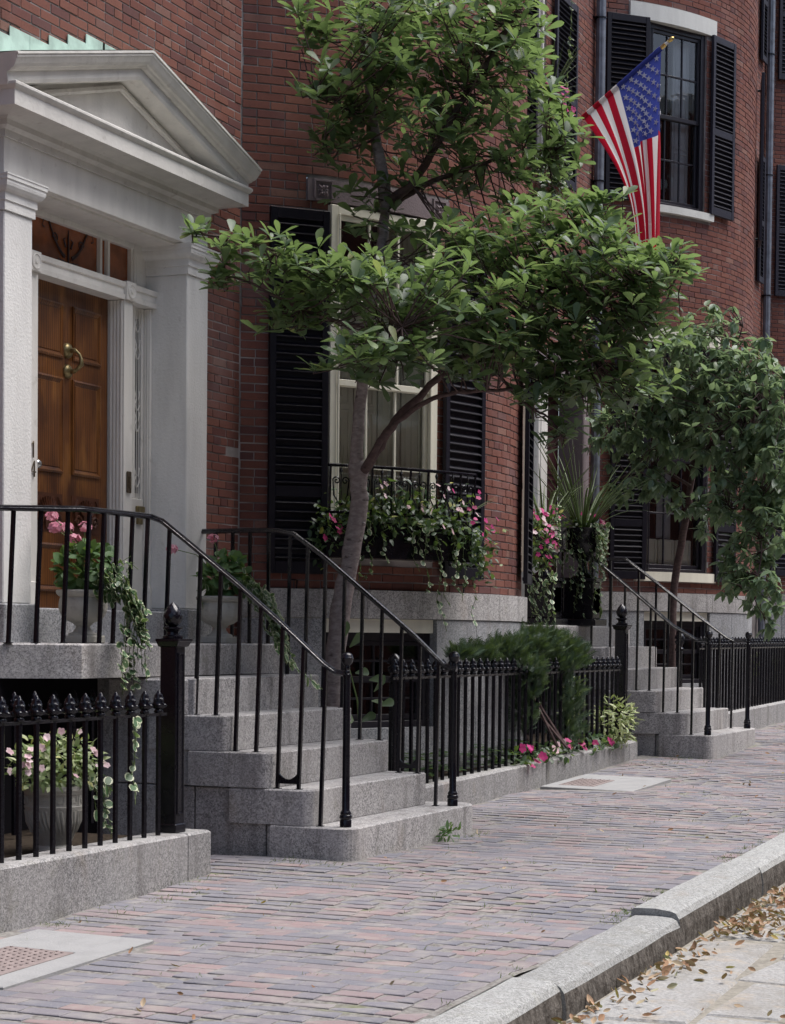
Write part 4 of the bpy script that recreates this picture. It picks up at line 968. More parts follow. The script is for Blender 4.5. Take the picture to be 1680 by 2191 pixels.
def fence(label, x0, x1, top, railz, sp, post=None, acorn=None, back=None, y=5.25):
    h = thing('iron_fence', label, 'fence', ((x0+x1)/2, y, top((x0+x1)/2)), 'black iron fences with cone finials')
    r = MB(); r.tube([(x0, y, railz(x0)), ((x0+x1)/2, y, railz((x0+x1)/2)), (x1, y, railz(x1))], .016, 4, flat=.7)
    r.build('rail', MAT['black_iron'], h)
    pm = MB(); pm.tube([(0, 0, 0), (0, 0, 1)], .0155, 6); pme = pm.mesh('picket', MAT['black_iron'])
    x = x1-.07 if post else x0+.08; st = -sp if post else sp
    def one(x, yy, zb, zr):
        M = Matrix.Translation((x, yy, zb)) @ Matrix.Scale(zr-zb, 4, (0, 0, 1)); o = inst('picket', pme, h, M)
        f = inst('finial', FM, o, Matrix.Translation((x, yy, zr+.006)) @ Matrix.Rotation(random.random()*.5, 4, 'Z'))
    while x0 < x < x1+.001: one(x, y, top(x)-.004, railz(x)); x += st
    if back:
        by, bx0, bx1, bz, bsp, bb = back
        r = MB(); r.tube([(bx0, by, bz), (bx1, by, bz)], .015, 4, flat=.7); r.build('rail', MAT['black_iron'], h)
        x = bx0+.05
        while x < bx1: one(x, by, bb, bz); x += bsp
    if post: post_parts(h, *post)
    if acorn:
        ax, ay, z0, zt = acorn; a = MB(); a.box(ax-.03, ax+.03, ay-.03, ay+.03, z0, zt-.2, .004)
        a.lathe((ax, ay, zt-.2), [(.03, 0), (.045, .01), (.045, .03), (.03, .045), (.035, .07), (.05, .09), (.05, .11), (.03, .12), (.028, .125), (.055, .135), (.052, .15), (.04, .175), (.02, .195), (.004, .205)], 16); smooth_angle(a.build('acorn_post', MAT['black_iron'], h), 40)
    return h
fence('black iron fence at the left edge with cone finials and pineapple post', 3.5, 9.36, topL, lambda x: .876, .146, (9.475, 5.27, .235, 1.26), None, (6.12, 5.4, 10.2, .85, .2, .2))
fence('black iron fence around the flower bed between the two stairs', 12.45, 17.82, topM, lambda x: 1.015-.001*(x-13), .15, (17.95, 5.27, topM(17.95), 1.41), (12.62, 5.3, topM(12.6), 1.18))
fence('black iron fence beyond the far stairs at the right edge', 20.75, 26.9, topR, lambda x: 1.2+.003*(x-21), .145, None, (20.72, 5.45, .45, 1.37))

# ------------------------------------------------------------------ urns
def urn(label, x, y, z, s, mat='cast_stone'):
    h = thing('urn', label, 'urn', (x, y, z), 'cast stone urns')
    b = MB(); b.box(x-.095*s, x+.095*s, y-.095*s, y+.095*s, z, z+.045*s, .006); b.build('base', MAT[mat], h)
    m = MB(); prof = [(.085, .045), (.085, .055), (.06, .065), (.045, .085), (.042, .1), (.055, .11), (.06, .118)]
    m.lathe((x, y, z), [(r*s, q*s) for r, q in prof], 32)
    bowl = [(.06, .118), (.09, .13), (.115, .15), (.132, .18), (.138, .21), (.136, .24), (.13, .262), (.132, .268)]
    m.lathe((x, y, z), [(r*s, q*s) for r, q in bowl], 64, lambda a, q, i: 1+(.045*abs(math.cos(a*8)) if 0 < i < 7 else 0))
    rim = [(.13, .266), (.142, .272), (.155, .285), (.158, .3), (.152, .308), (.135, .308), (.13, .28)]
    m.lathe((x, y, z), [(r*s, q*s) for r, q in rim], 40); smooth_angle(m.build('bowl', MAT[mat], h), 45)
    so2 = MB(); so2.lathe((x, y, z+.285*s), [(.128*s, 0), (.01, .004)], 16); so2.build('soil_fill', MAT['soil'], h)
    return h
uL = (10.08, 6.2, 1.242); uR = (11.72, 6.17, 1.242)
urn('fluted stone urn of pink geraniums in front of the wooden door', *uL, 1.0)
urn('fluted stone urn at the top right of the near stairs', *uR, 1.0)
# the urn with the key pattern, standing behind the left fence
UX, UY, UZ = 8.86, 5.62, .17
h = thing('key_pattern_urn', 'round stone pot with a Greek key band behind the left iron fence', 'urn', (UX, UY, UZ))
m = MB(); m.lathe((UX, UY, UZ), [(.1, 0), (.105, .015), (.1, .03), (.085, .04), (.095, .06), (.115, .11), (.135, .17), (.146, .22), (.15, .232), (.152, .24), (.146, .246), (.146, .30), (.152, .305), (.152, .312), (.16, .325), (.158, .345), (.14, .345), (.13, .32)], 48); smooth_angle(m.build('bowl', MAT['cast_stone'], h), 35)
kp = MB(); n = 12
for k in range(n):
    a0 = 2*math.pi*k/n
    def pc_(u, v): a = a0+u*(2*math.pi/n); return (UX+.1475*math.cos(a), UY+.1475*math.sin(a), UZ+.25+v*.046)
    for pts in ([(0, 0), (0, 1), (.75, 1), (.75, .3), (.35, .3), (.35, .62), (.5, .62)], [(0, 0), (1, 0)]):
        kp.tube([pc_(*p) for p in pts], .0042, 4)
    for t in range(3):
        aa = a0+.15*t; kp.tube([(UX+r*math.cos(aa+q), UY+r*math.sin(aa+q), UZ+z) for r, z, q in ((.145, .22, 0), (.135, .16, .08), (.117, .105, .2))], [.006, .009, .003], 5)
smooth_angle(kp.build('relief', MAT['cast_stone'], h), 50)
so2 = MB(); so2.lathe((UX, UY, UZ+.32), [(.13, 0), (.01, .004)], 16); so2.build('soil_fill', MAT['soil'], h)
# tall black iron urns at the far entry
def iron_urn(label, x, y, z, s=1):
    h = thing('iron_urn', label, 'urn', (x, y, z), 'black iron pedestal urns at the far entry')
    m = MB(); m.box(x-.2*s, x+.2*s, y-.2*s, y+.2*s, z, z+.07*s, .008); m.box(x-.15*s, x+.15*s, y-.15*s, y+.15*s, z+.07*s, z+.44*s, .008); m.box(x-.17*s, x+.17*s, y-.17*s, y+.17*s, z+.44*s, z+.48*s, .008)
    for sg in (-1, 1):
        m.box(x-.1*s, x+.1*s, y-.158*s, y-.15*s, z+.13*s, z+.38*s, .004)
    m.build('pedestal', MAT['black_iron'], h)
    b = MB(); prof = [(.12, .48), (.12, .5), (.06, .54), (.045, .6), (.05, .63), (.08, .65), (.14, .7), (.18, .78), (.19, .84), (.185, .9), (.2, .93), (.23, .96), (.235, .975), (.2, .975), (.19, .93)]
    b.lathe((x, y, z), [(r*s, q*s) for r, q in prof], 40, lambda a, q, i: 1+(.05*abs(math.cos(a*9)) if 6 <= i <= 8 else 0)); smooth_angle(b.build('bowl', MAT['black_iron'], h), 45)
    return h
iB1 = (18.32, 6.16, 1.42); iB2 = (18.98, 5.98, 1.42)
iron_urn('black iron pedestal urn of pink flowers beside the brick bow', *iB1, .95)
iron_urn('black iron pedestal urn with tall straps and trailing vine on the far landing', *iB2, .98)
# ------------------------------------------------------------------ leaves
def leaf_tmpl(kind):
    shapes = {'obovate': ([0, .22, .5, .74, .9, 1], [.025, .09, .165, .205, .14, .0], .10, .05), 'ovate': ([0, .15, .38, .65, .86, 1], [.03, .2, .27, .2, .09, 0.], .16, .05),
              'round': ([0, .15, .4, .7, .9, 1], [.08, .32, .42, .38, .2, 0.], .08, .03), 'lance': ([0, .2, .5, .8, 1], [.03, .12, .15, .09, 0.], .12, .03), 'petal': ([0, .3, .7, 1], [.12, .36, .42, .18], .15, .0),
              'curl': ([0, .2, .5, .8, 1], [.05, .2, .26, .15, 0.], -.45, .14), 'strap': ([0, .12, .28, .46, .64, .82, 1], [.022, .03, .03, .026, .02, .012, 0.], .0, .012)}
    T, W, droop, fold = shapes[kind]; v = []; e = []; f = []
    for t, w in zip(T, W):
        z = -droop*t*t if kind != 'strap' else 0
        v += [(-w, t, z+w*fold*4), (0, t, z), (w, t, z+w*fold*4)]; e += [1., 0., 1.]
    for i in range(len(T)-1):
        a = i*3; f += [(a, a+1, a+4, a+3), (a+1, a+2, a+5, a+4)]
    return v, f, e
LT = {k: leaf_tmpl(k) for k in ('obovate', 'ovate', 'round', 'lance', 'petal', 'curl')}
def leaf_R(d, n, s):                     # leaf axis d, face normal about n, length s -> 3x3 with scale
    d = np.asarray(d, float); d /= np.linalg.norm(d)+1e-9; n = np.asarray(n, float); n = n-d*(n@d); l = np.linalg.norm(n)
    if l < 1e-3: n = np.cross(d, [1, .3, .2]); l = np.linalg.norm(n)
    n /= l; x = np.cross(d, n); return np.stack([x, d, n], 1)*s
def rv(): v = RS.normal(size=3); return v/np.linalg.norm(v)
def to_M(R, t): return Matrix(((R[0, 0], R[0, 1], R[0, 2], t[0]), (R[1, 0], R[1, 1], R[1, 2], t[1]), (R[2, 0], R[2, 1], R[2, 2], t[2]), (0, 0, 0, 1)))
def place_leaves(parent, leaves, tm, mat, n_ind, name='foliage', score=None):
    # leaves: list of (R, t); the n_ind that show largest are parts of their own, the rest one mass
    sc_ = []
    for i, (R, t) in enumerate(leaves):
        x, y, w = proj(t); vis = 0 < x < 1680 and 0 < y < 2191
        sc_.append((w-(.6 if R[:, 2]@(EYE-t) > 0 else 0)*1 if vis else 99+w, i))
    sc_.sort(); ind = [i for _, i in sc_[:n_ind]]; rest = [i for _, i in sc_[n_ind:]]
    if n_ind:
        me = MB(); me.add(tm[0], tm[1], None, list(tm[2])); mesh = me.mesh('leaf', mat, True)
        for i in ind: inst('leaf', mesh, parent, to_M(*leaves[i]))
    if rest:
        mb = MB(); mb.inst(tm, np.array([leaves[i][0] for i in rest]), np.array([leaves[i][1] for i in rest]))
        o = mb.build(name, mat, parent, True, kind='stuff')
def crown(ells, leaf_len, per, droop, spread=1.0, shell=.35):
    leaves = []; tips = []
    for px, py, w, rx, ry, rd, n in ells:
        c = at(px, py, w); sx = rx*w/_f; sy = ry*w/_f
        for _ in range(n):
            q = rv()*(shell+(1-shell)*RS.rand())**.6*1.02
            p = c+RT*q[0]*sx+UP*q[1]*sy+FW*q[2]*rd
            out = RT*q[0]/1+UP*q[1]*1+FW*q[2]; out = out/(np.linalg.norm(out)+1e-6)
            ax = out*.3+np.array([.05, -.15, 1.0])+rv()*.45 if droop < .5 else out*.6+np.array([0, -.15, -.15])+rv()*.4
            ax /= np.linalg.norm(ax); tips.append((p, ax, c))
            m = int(per+RS.randint(-2, 3)); ph = RS.rand()*6.28
            b1 = np.cross(ax, [.3, .2, 1.]); b1 /= np.linalg.norm(b1)+1e-9; b2 = np.cross(ax, b1)
            for k in range(m):
                a = ph+k*2.4; til = (.55+.5*RS.rand())*spread
                if droop < .5: d = ax*math.cos(til*1.35)+(b1*math.cos(a)+b2*math.sin(a))*math.sin(til*1.35); d[2] -= .12*RS.rand()
                else: d = (b1*math.cos(a)+b2*math.sin(a))*.75+np.array([0, 0, -.5])+rv()*.3
                nn = ax*.8+np.array([0, 0, .5])+rv()*.25 if droop < .5 else np.array([.1, -.4, 1.0])+(b1*math.cos(a)+b2*math.sin(a))*.6+rv()*.2
                L = leaf_len*(.5+.75*RS.rand()); leaves.append((leaf_R(d, nn, L), p-ax*.02*k/m+d/np.linalg.norm(d)*.006))
    return leaves, tips
def limb(mb, pts, r0, r1, n=8, sub=4):
    P = [np.array(p) for p in pts]; out = []
    for i in range(len(P)-1):                              # Catmull-Rom
        a, b, c, d = P[max(i-1, 0)], P[i], P[i+1], P[min(i+2, len(P)-1)]
        for k in range(sub): t = k/sub; out.append(.5*((2*b)+(c-a)*t+(2*a-5*b+4*c-d)*t*t+(3*b-a-3*c+d)*t**3))
    out.append(P[-1]); m = len(out)
    mb.tube([tuple(p+RS.normal(size=3)*.004) for p in out], [(r0+(r1-r0)*(i/(m-1))**.9)*(1+RS.normal()*.035) for i in range(m)], n); return out
# ---- the near tree
T1w = 13.75
t1 = thing('street_tree', 'leaning smooth-barked tree with broad glossy leaves rising beside the near stairs', 'tree', tuple(at(712, 1640, T1w)))
tk = MB()
trunk = limb(tk, [at(706, 1680, T1w), at(714, 1560, T1w), at(716, 1440, T1w), at(730, 1300, T1w), at(754, 1180, T1w), at(768, 1085, T1w), at(766, 1005, T1w)], .075, .058, 14, 5)
tk.tube([at(766, 1025, T1w), at(768, 1000, T1w), at(775, 985, T1w)], [.06, .076, .045], 14)
for px, py, s in ((741, 1190, .5), (778, 1120, .5), (722, 1300, .6), (757, 1240, .5)): c = at(px, py, T1w-.06); tk.tube([c+FW*.02, c, c-FW*.012], [.03*s, .022*s, .008*s], 8)
smooth_angle(tk.build('trunk', MAT['bark'], t1), 70)
bones = []
def branch(pts, r0, r1, n=8):
    m = MB(); o = limb(m, [at(*p) for p in pts], r0, r1, n); bones.extend(o); smooth_angle(m.build('limb', MAT['bark'] if r0 > .04 else MAT['twig_bark'], t1), 70)
branch([(764, 1010, 13.75), (764, 940, 13.7), (772, 860, 13.7), (785, 740, 13.6), (805, 600, 13.6), (820, 500, 13.7), (826, 430, 13.7)], .047, .035, 10)
branch([(826, 430, 13.7), (812, 340, 13.75), (796, 250, 13.8), (785, 150, 13.8), (772, 60, 13.8), (778, -30, 13.8)], .045, .018)
branch([(780, 1005, 13.7), (812, 955, 13.6), (845, 900, 13.5), (895, 850, 13.4), (945, 800, 13.35), (1020, 745, 13.3), (1110, 680, 13.3), (1180, 620, 13.3), (1260, 570, 13.3), (1350, 520, 13.2)], .036, .01, 9)
branch([(784, 995, 13.65), (826, 928, 13.5), (880, 880, 13.35), (945, 846, 13.2), (1020, 836, 13.1), (1110, 830, 13.1), (1190, 800, 13.1), (1270, 770, 13.1)], .026, .004)
branch([(826, 430, 13.7), (880, 395, 13.6), (940, 300, 13.6), (1000, 200, 13.7), (1060, 110, 13.8), (1110, 20, 13.8)], .035, .012)
branch([(840, 440, 13.7), (900, 400, 13.7), (990, 365, 13.8), (1090, 330, 13.9), (1190, 320, 14)], .026, .007)
branch([(800, 620, 13.6), (720, 600, 13.1), (640, 560, 12.7), (540, 520, 12.4), (440, 500, 12.3), (405, 488, 12.3)], .022, .004, 6)
branch([(790, 700, 13.6), (720, 690, 13), (620, 650, 12.7), (520, 600, 12.5), (450, 590, 12.5)], .018, .004, 6)
branch([(780, 800, 13.7), (800, 760, 13), (830, 730, 12.5), (860, 700, 12.2)], .018, .006, 6)
branch([(1110, 680, 13.3), (1200, 690, 13.1), (1300, 640, 13), (1400, 570, 12.9), (1470, 560, 12.9)], .016, .004, 6)
branch([(1020, 745, 13.3), (1120, 860, 13.2), (1180, 900, 13.1), (1210, 960, 13.1)], .012, .003, 6)
branch([(796, 250, 13.8), (730, 230, 13.6), (670, 200, 13.5)], .012, .003, 5)
branch([(800, 300, 13.75), (740, 320, 13.6), (690, 310, 13.5)], .01, .003, 5)
E1 = [(860, 40, 13.7, 230, 100, .9, 105), (930, 160, 13.7, 240, 130, .95, 125), (780, 190, 13.6, 130, 130, .7, 66), (720, 290, 13.6, 80, 60, .4, 20), (680, 190, 13.5, 55, 45, .3, 12), (660, 60, 13.6, 50, 60, .3, 12),
      (1080, 80, 13.9, 110, 120, .7, 75), (1100, 250, 13.9, 130, 110, .7, 66), (960, 310, 13.7, 170, 80, .7, 48), (830, 400, 13.6, 130, 60, .5, 18), (1040, 370, 13.8, 120, 50, .5, 20), (900, 480, 13.5, 160, 60, .5, 16), (1180, 330, 14.1, 80, 80, .5, 30), (1150, 430, 13.8, 70, 40, .4, 14),
      (720, 610, 12.9, 190, 85, .7, 80), (590, 570, 12.6, 120, 62, .45, 32), (480, 525, 12.4, 75, 42, .25, 10), (620, 690, 12.9, 90, 50, .4, 22), (420, 490, 12.3, 26, 12, .1, 4), (490, 598, 12.5, 60, 25, .2, 8),
      (800, 640, 12.6, 150, 85, .7, 70), (820, 760, 12.3, 140, 60, .5, 62), (690, 790, 12.5, 40, 15, .2, 4), (960, 660, 12.8, 140, 110, .8, 75), (1000, 770, 12.9, 140, 65, .6, 48), (1000, 540, 13.3, 110, 70, .6, 34),
      (1110, 540, 13.3, 140, 95, .8, 75), (1240, 620, 13.2, 170, 150, .9, 130), (1120, 700, 13.1, 130, 110, .8, 68), (1320, 580, 13.1, 140, 115, .7, 90), (1370, 690, 13.2, 80, 90, .5, 38), (1440, 560, 12.95, 75, 50, .3, 18), (1290, 450, 13.2, 60, 36, .3, 16), (1200, 470, 13.4, 80, 50, .4, 24),
      (1260, 800, 13.1, 130, 75, .6, 62), (1180, 840, 13.1, 85, 60, .4, 26), (1200, 930, 13.1, 50, 50, .25, 11), (1240, 720, 13.3, 240, 170, 1.0, 60), (1350, 830, 13.1, 50, 50, .3, 12)]
E1 = [(a, b, c, d, e*.97, f, int(n*1.02+.5)) for a, b, c, d, e, f, n in E1]
lv, tips = crown(E1, .126, 6, 0, 1.0, .08)
place_leaves(t1, lv, LT['obovate'], MAT['magnolia_leaf'], 260, 'foliage')
tw_ = MB(); Bn = np.array(bones)
for p, ax, c in tips:
    if RS.rand() < .55:
        j = np.argmin(((Bn-p)**2).sum(1)); b = Bn[j]
        if np.linalg.norm(b-p) > 1.1: b = p+(b-p)/np.linalg.norm(b-p)*.45
        mid = (p+b)/2+rv()*.04-np.array([0, 0, .03]); tw_.tube([b, mid, p-ax*.03, p], [.006, .005, .0035, .0025], 4, cap=False)
tw_.build('twigs', MAT['twig_bark'], t1, True, kind='stuff')
# ---- the far tree with drooping leaves
t2 = thing('street_tree', 'drooping light green tree behind the far stairs at the right edge', 'tree', tuple(at(1437, 1470, 21.3)))
tk = MB(); limb(tk, [at(1436, 1480, 21.3), at(1438, 1340, 21.3), at(1446, 1230, 21.3), at(1468, 1110, 21.2), at(1484, 1000, 21.1), at(1500, 880, 20.9), at(1530, 760, 20.8)], .05, .025, 12); smooth_angle(tk.build('trunk', MAT['twig_bark'], t2), 70)
bones2 = []
for pts, r in (([(1484, 1000, 21.1), (1540, 930, 20.5), (1610, 880, 20), (1680, 850, 19.7)], .03), ([(1470, 1110, 21.2), (1540, 1090, 20.4), (1610, 1090, 19.8)], .025), ([(1478, 1040, 21.1), (1400, 1000, 21), (1330, 1020, 20.8)], .02), ([(1490, 940, 21), (1420, 900, 21), (1340, 900, 21)], .018), ([(1500, 880, 20.9), (1560, 780, 20.6), (1590, 700, 20.5)], .02), ([(1610, 1090, 19.8), (1630, 1180, 19.5), (1610, 1270, 19.4)], .012)):
    m = MB(); bones2 += limb(m, [at(*p) for p in pts], r, .005, 7); smooth_angle(m.build('limb', MAT['twig_bark'], t2), 70)
E2 = [(1530, 690, 20.6, 70, 35, .5, 26), (1470, 760, 20.5, 110, 45, .6, 55), (1590, 780, 20.3, 80, 60, .6, 55), (1640, 870, 19.9, 70, 90, .6, 75), (1540, 850, 20.4, 130, 70, .8, 95), (1440, 850, 20.8, 70, 45, .5, 30), (1650, 970, 19.7, 60, 80, .5, 60), (1560, 960, 20.3, 90, 60, .7, 55), (1370, 930, 21, 90, 40, .5, 30), (1300, 950, 21.1, 50, 30, .3, 10),
      (1400, 985, 20.8, 50, 30, .3, 8), (1370, 1045, 20.7, 80, 28, .4, 26), (1470, 1060, 20.6, 50, 35, .4, 14), (1590, 1060, 20, 90, 55, .6, 60), (1640, 1120, 19.7, 50, 80, .5, 48), (1600, 1190, 19.6, 55, 60, .4, 34), (1630, 1270, 19.4, 45, 55, .35, 28), (1570, 1240, 19.6, 30, 50, .3, 12), (1640, 1340, 19.4, 18, 18, .15, 5), (1520, 1110, 20.6, 40, 40, .3, 12)]
E2 += [(1330, 900, 21.1, 80, 45, .4, 26), (1440, 920, 20.9, 80, 50, .5, 34), (1450, 800, 20.6, 130, 90, .7, 40), (1560, 900, 20.3, 140, 140, .8, 60), (1400, 950, 20.9, 120, 70, .6, 34), (1620, 1020, 19.9, 80, 130, .6, 50)]
E2 = [(a, b, c, d*1.06, e*1.1, f, int(n*1.25)) for a, b, c, d, e, f, n in E2]
lv2, tips2 = crown(E2, .115, 7, 1)
place_leaves(t2, lv2, LT['ovate'], MAT['dogwood_leaf'], 200, 'foliage')
tw_ = MB(); Bn = np.array(bones2)
for p, ax, c in tips2:
    if RS.rand() < .5:
        b = Bn[np.argmin(((Bn-p)**2).sum(1))]
        if np.linalg.norm(b-p) > 1: b = p+(b-p)/np.linalg.norm(b-p)*.45
        tw_.tube([b, (p+b)/2+rv()*.05+np.array([0, 0, .05]), p], [.007, .005, .003], 4, cap=False)
tw_.build('twigs', MAT['twig_bark'], t2, True, kind='stuff')

# ------------------------------------------------------------------ flowers and vines
def clump(parent, c, r, n, tm, mat, size, up=.6, n_ind=0, name='foliage', lo=-1.0, shell=.5, group=1):
    lv = []
    while len(lv) < n:
        q = rv()*(shell+(1-shell)*RS.rand())
        if q[2] < lo: continue
        p = np.array([c[0]+q[0]*r[0], c[1]+q[1]*r[1], c[2]+q[2]*r[2]])
        d = q*.7+rv()*.6; d[2] -= .1; nn = q*.6+np.array([0, -.25, up])+rv()*.35
        lv.append((leaf_R(d, nn, size*(.65+.6*RS.rand())), p))
    place_leaves(parent, lv, tm, mat, n_ind, name)
def bloom(mb, p, r, face, npet=5, tm='petal'):
    face = np.asarray(face, float); face /= np.linalg.norm(face); a = np.cross(face, [.2, .3, 1]); a /= np.linalg.norm(a); b = np.cross(face, a); Rs_, ts = [], []
    for k in range(npet):
        th = 6.283*k/npet+RS.rand()*.4; d = a*math.cos(th)+b*math.sin(th)+face*.25; Rs_.append(leaf_R(d, face, r*(.9+.2*RS.rand()))); ts.append(p)
    mb.inst(LT[tm], np.array(Rs_), np.array(ts), [RS.rand()]*npet)
def blooms(parent, pts, r, mat, name='flower'):
    for p in pts: m = MB(); bloom(m, np.array(p), r*(.85+.3*RS.rand()), np.array([-.35, -.75, .5])+rv()*.45); m.build(name, mat, parent, True)
def shell_pts(c, r, n, lo=-.3):
    out = []
    while len(out) < n:
        q = rv()
        if q[2] < lo or q[1]*.6+q[0]*.35 > .25: continue
        out.append((c[0]+q[0]*r[0], c[1]+q[1]*r[1], c[2]+q[2]*r[2]))
    return out
def vine(mb, stem, pts, size, sp=.035, tm='round'):
    P = [np.array(p, float) for p in pts]; stem.tube(P, .0022, 4, cap=False); Rs_, ts = [], []
    for a, b in zip(P, P[1:]):
        L = np.linalg.norm(b-a); n = max(1, int(L/sp)); t = (b-a)/L
        for k in range(n):
            p = a+(b-a)*(k+RS.rand()*.4)/n; side = np.cross(t, [.3, -1, .2]); side /= np.linalg.norm(side)
            for sg in (-1, 1):
                if RS.rand() < .1: continue
                Rs_.append(leaf_R(side*sg+rv()*.45-np.array([0, .2, .15]), np.array([-.2, -.8, .55])+rv()*.4, size*(.7+.6*RS.rand()))); ts.append(p)
    mb.inst(LT[tm], np.array(Rs_), np.array(ts))
def vines(parent, runs, size, mat='vinca_leaf', sp=.035, tm='round'):
    a, s = MB(), MB()
    for r in runs: vine(a, s, r, size, sp, tm)
    a.build('vine_leaves', MAT[mat], parent, True, kind='stuff'); s.build('vine_stems', MAT['stem'], parent, True, kind='stuff')
def wander(p, q, n=6, amp=.03):
    p, q = np.array(p, float), np.array(q, float); return [p+(q-p)*k/n+(rv()*amp if 0 < k < n else 0) for k in range(n+1)]
def hang(p, L, n=6, amp=.025, drift=(0, 0)): return [np.array([p[0]+drift[0]*k/n+RS.normal()*amp, p[1]+drift[1]*k/n+RS.normal()*amp, p[2]-L*(k/n)**1.1]) for k in range(n+1)]
def geranium(label, u, heads, spread, vruns):
    x, y, z = u; h = thing('geranium_plant', label, 'plant', (x, y, z+.28), 'geraniums in the stone urns')
    c = (x+spread[0], y, z+.43); clump(h, c, spread[1:], 330, LT['round'], MAT['geranium_leaf'], .062, .7, 40, lo=-.75, shell=.55)
    for px, py, w in heads:
        p = at(px, py, w); st = MB(); st.tube([(x+RS.normal()*.04, y, z+.42), (p+np.array([x, y, z+.42]))/2+np.array([0, 0, .06]), p], [.004, .003, .003], 5); st.build('flower_stem', MAT['stem'], h)
        f = MB()
        for _ in range(15): q = rv(); bloom(f, p+q*np.array([.032, .032, .024]), .019, q+np.array([0, -.3, .3]), 4)
        f.build('flower_head', MAT['pink_petal'], h, True)
    vines(h, vruns, .05, sp=.042)
    return h
wl = proj((uL[0], uL[1], 1.5))[2]; wr = proj((uR[0], uR[1], 1.5))[2]
geranium('geranium with pink flower heads in the urn before the door', uL, [(112, 1103, wl), (125, 1127, wl-.05), (117, 1128, wl+.05), (145, 1128, wl), (160, 1152, wl-.1), (183, 1126, wl)], (.03, .2, .17, .15),
         [[at(205+40*RS.rand(), 1215+75*RS.rand(), wl-.12), at(240+40*RS.rand(), 1230+70*RS.rand(), wl-.16), at(265+50*RS.rand(), 1270+70*RS.rand(), wl-.22), at(262+70*RS.rand(), 1320+75*RS.rand(), wl-.3)] for _ in range(16)]
         + [[at(230+20*k, 1225, wl-.1), at(255+12*k, 1205, wl-.1), at(280+8*k, 1190+14*k, wl-.1)] for k in range(3)]
         + [[at(258+9*k, 1372, wl-.3), at(262+8*k, 1400, wl-.31), at(260+9*k, 1415+22*(k % 4), wl-.32)] for k in range(7)]+[[at(265, 1400, wl-.31), at(268, 1440, wl-.31), at(266, 1480, wl-.31)]])
geranium('geranium with one faded pink head in the urn at the stair top', uR, [(369, 1174, wr-.1), (457, 1152, wr)], (.06, .2, .16, .15),
         [[at(480, 1235, wr), at(540, 1250, wr-.05), at(575, 1290, wr-.15), at(590, 1345, wr-.3)], [at(500, 1260, wr), at(560, 1290, wr-.2), at(585, 1350, wr-.4), at(600, 1400, wr-.55), at(640, 1435, wr-.7)], [at(440, 1250, wr-.1), at(500, 1245, wr-.1), at(560, 1265, wr-.1)],
          *[[at(480+50*RS.rand(), 1225+40*RS.rand(), wr-.05), at(530+35*RS.rand(), 1250+40*RS.rand(), wr-.1), at(565+30*RS.rand(), 1300+50*RS.rand(), wr-.25), at(585+45*RS.rand(), 1370+60*RS.rand(), wr-.5)] for _ in range(8)],
          [at(470, 1225, wr), at(520, 1215, wr), at(545, 1225, wr)], [at(500, 1250, wr), at(550, 1270, wr-.1), at(580, 1310, wr-.2), at(600, 1360, wr-.4), at(615, 1410, wr-.6)], [at(590, 1340, wr-.3), at(605, 1400, wr-.5), at(630, 1430, wr-.65)], [at(540, 1245, wr), at(580, 1275, wr-.1), at(600, 1330, wr-.3), at(612, 1370, wr-.45)],
          [at(560, 1280, wr-.15), at(590, 1330, wr-.35), at(610, 1380, wr-.5)], [at(640, 1435, wr-.7), at(665, 1455, wr-.8), at(690, 1475, wr-.9)], [at(545, 1255, wr-.1), at(570, 1275, wr-.1), at(590, 1300, wr-.2)], [at(430, 1270, wr-.1), at(436, 1310, wr-.1), at(445, 1320, wr-.1)]])
# impatiens in the key-pattern urn
h = thing('impatiens_plant', 'pale pink impatiens filling the key-pattern pot behind the fence', 'plant', (UX, UY, UZ+.32))
clump(h, (UX+.02, UY, UZ+.45), (.3, .22, .17), 760, LT['ovate'], MAT['pale_leaf'], .042, .7, 40, lo=-.6)
blooms(h, shell_pts((UX+.02, UY, UZ+.46), (.31, .24, .18), 22), .02, MAT['pale_petal'])
vines(h, [[(UX+.15, UY-.12, UZ+.36)]+hang((UX+.19+.05*k, UY-.14, UZ+.33), .2+.04*k, 5, .012, (.03, 0)) for k in range(3)]+[hang(at(288, 1535, 9.7), .42, 9, .008, (.0, 0))]+[hang(at(262, 1395, 10.4), .22, 5, .01)], .05, sp=.05)
# window box under the cream window
hb = thing('window_box', 'black iron window box and railing under the cream window', 'window box', tuple(bwA.P(D2A(-30), .12, 2.0)))
m = MB(); curved(m, bwA, D2A(-41.5), D2A(-17.5), 1.86, 2.12, .03, .27, 10); m.build('box', MAT['black_iron'], hb)
m = MB()
for z, of in ((2.51, .3), (2.18, .28)): m.tube([bwA.P(D2A(-41.5+24*k/10), of, z) for k in range(11)], .012, 6)
m.build('rail', MAT['black_iron'], hb)
for k in range(9):
    ph = -41.2+23.6*k/8; c = MB(); c.tube([bwA.P(D2A(ph), .285, 2.18), bwA.P(D2A(ph), .3, 2.51)], .009, 5); c.build('bar', MAT['black_iron'], hb)
    if k < 8:
        a0 = D2A(ph+1.48); s = MB()
        for sg in (-1, 1):
            pts = [bwA.P(a0+sg*(.032+.027*(1-t/16)*math.cos(.3+t*.6)), .295, 2.40+.03*(1-t/16)*math.sin(.3+t*.6)) for t in range(15)]; s.tube([bwA.P(a0, .29, 2.22), bwA.P(a0+sg*.05, .29, 2.3)]+pts, .0055, 5)
        s.tube([bwA.P(a0, .295, 2.2), bwA.P(a0, .295, 2.45), bwA.P(a0, .295, 2.475), bwA.P(a0, .295, 2.5)], [.005, .005, .013, .002], 6); s.build('scroll', MAT['black_iron'], hb)
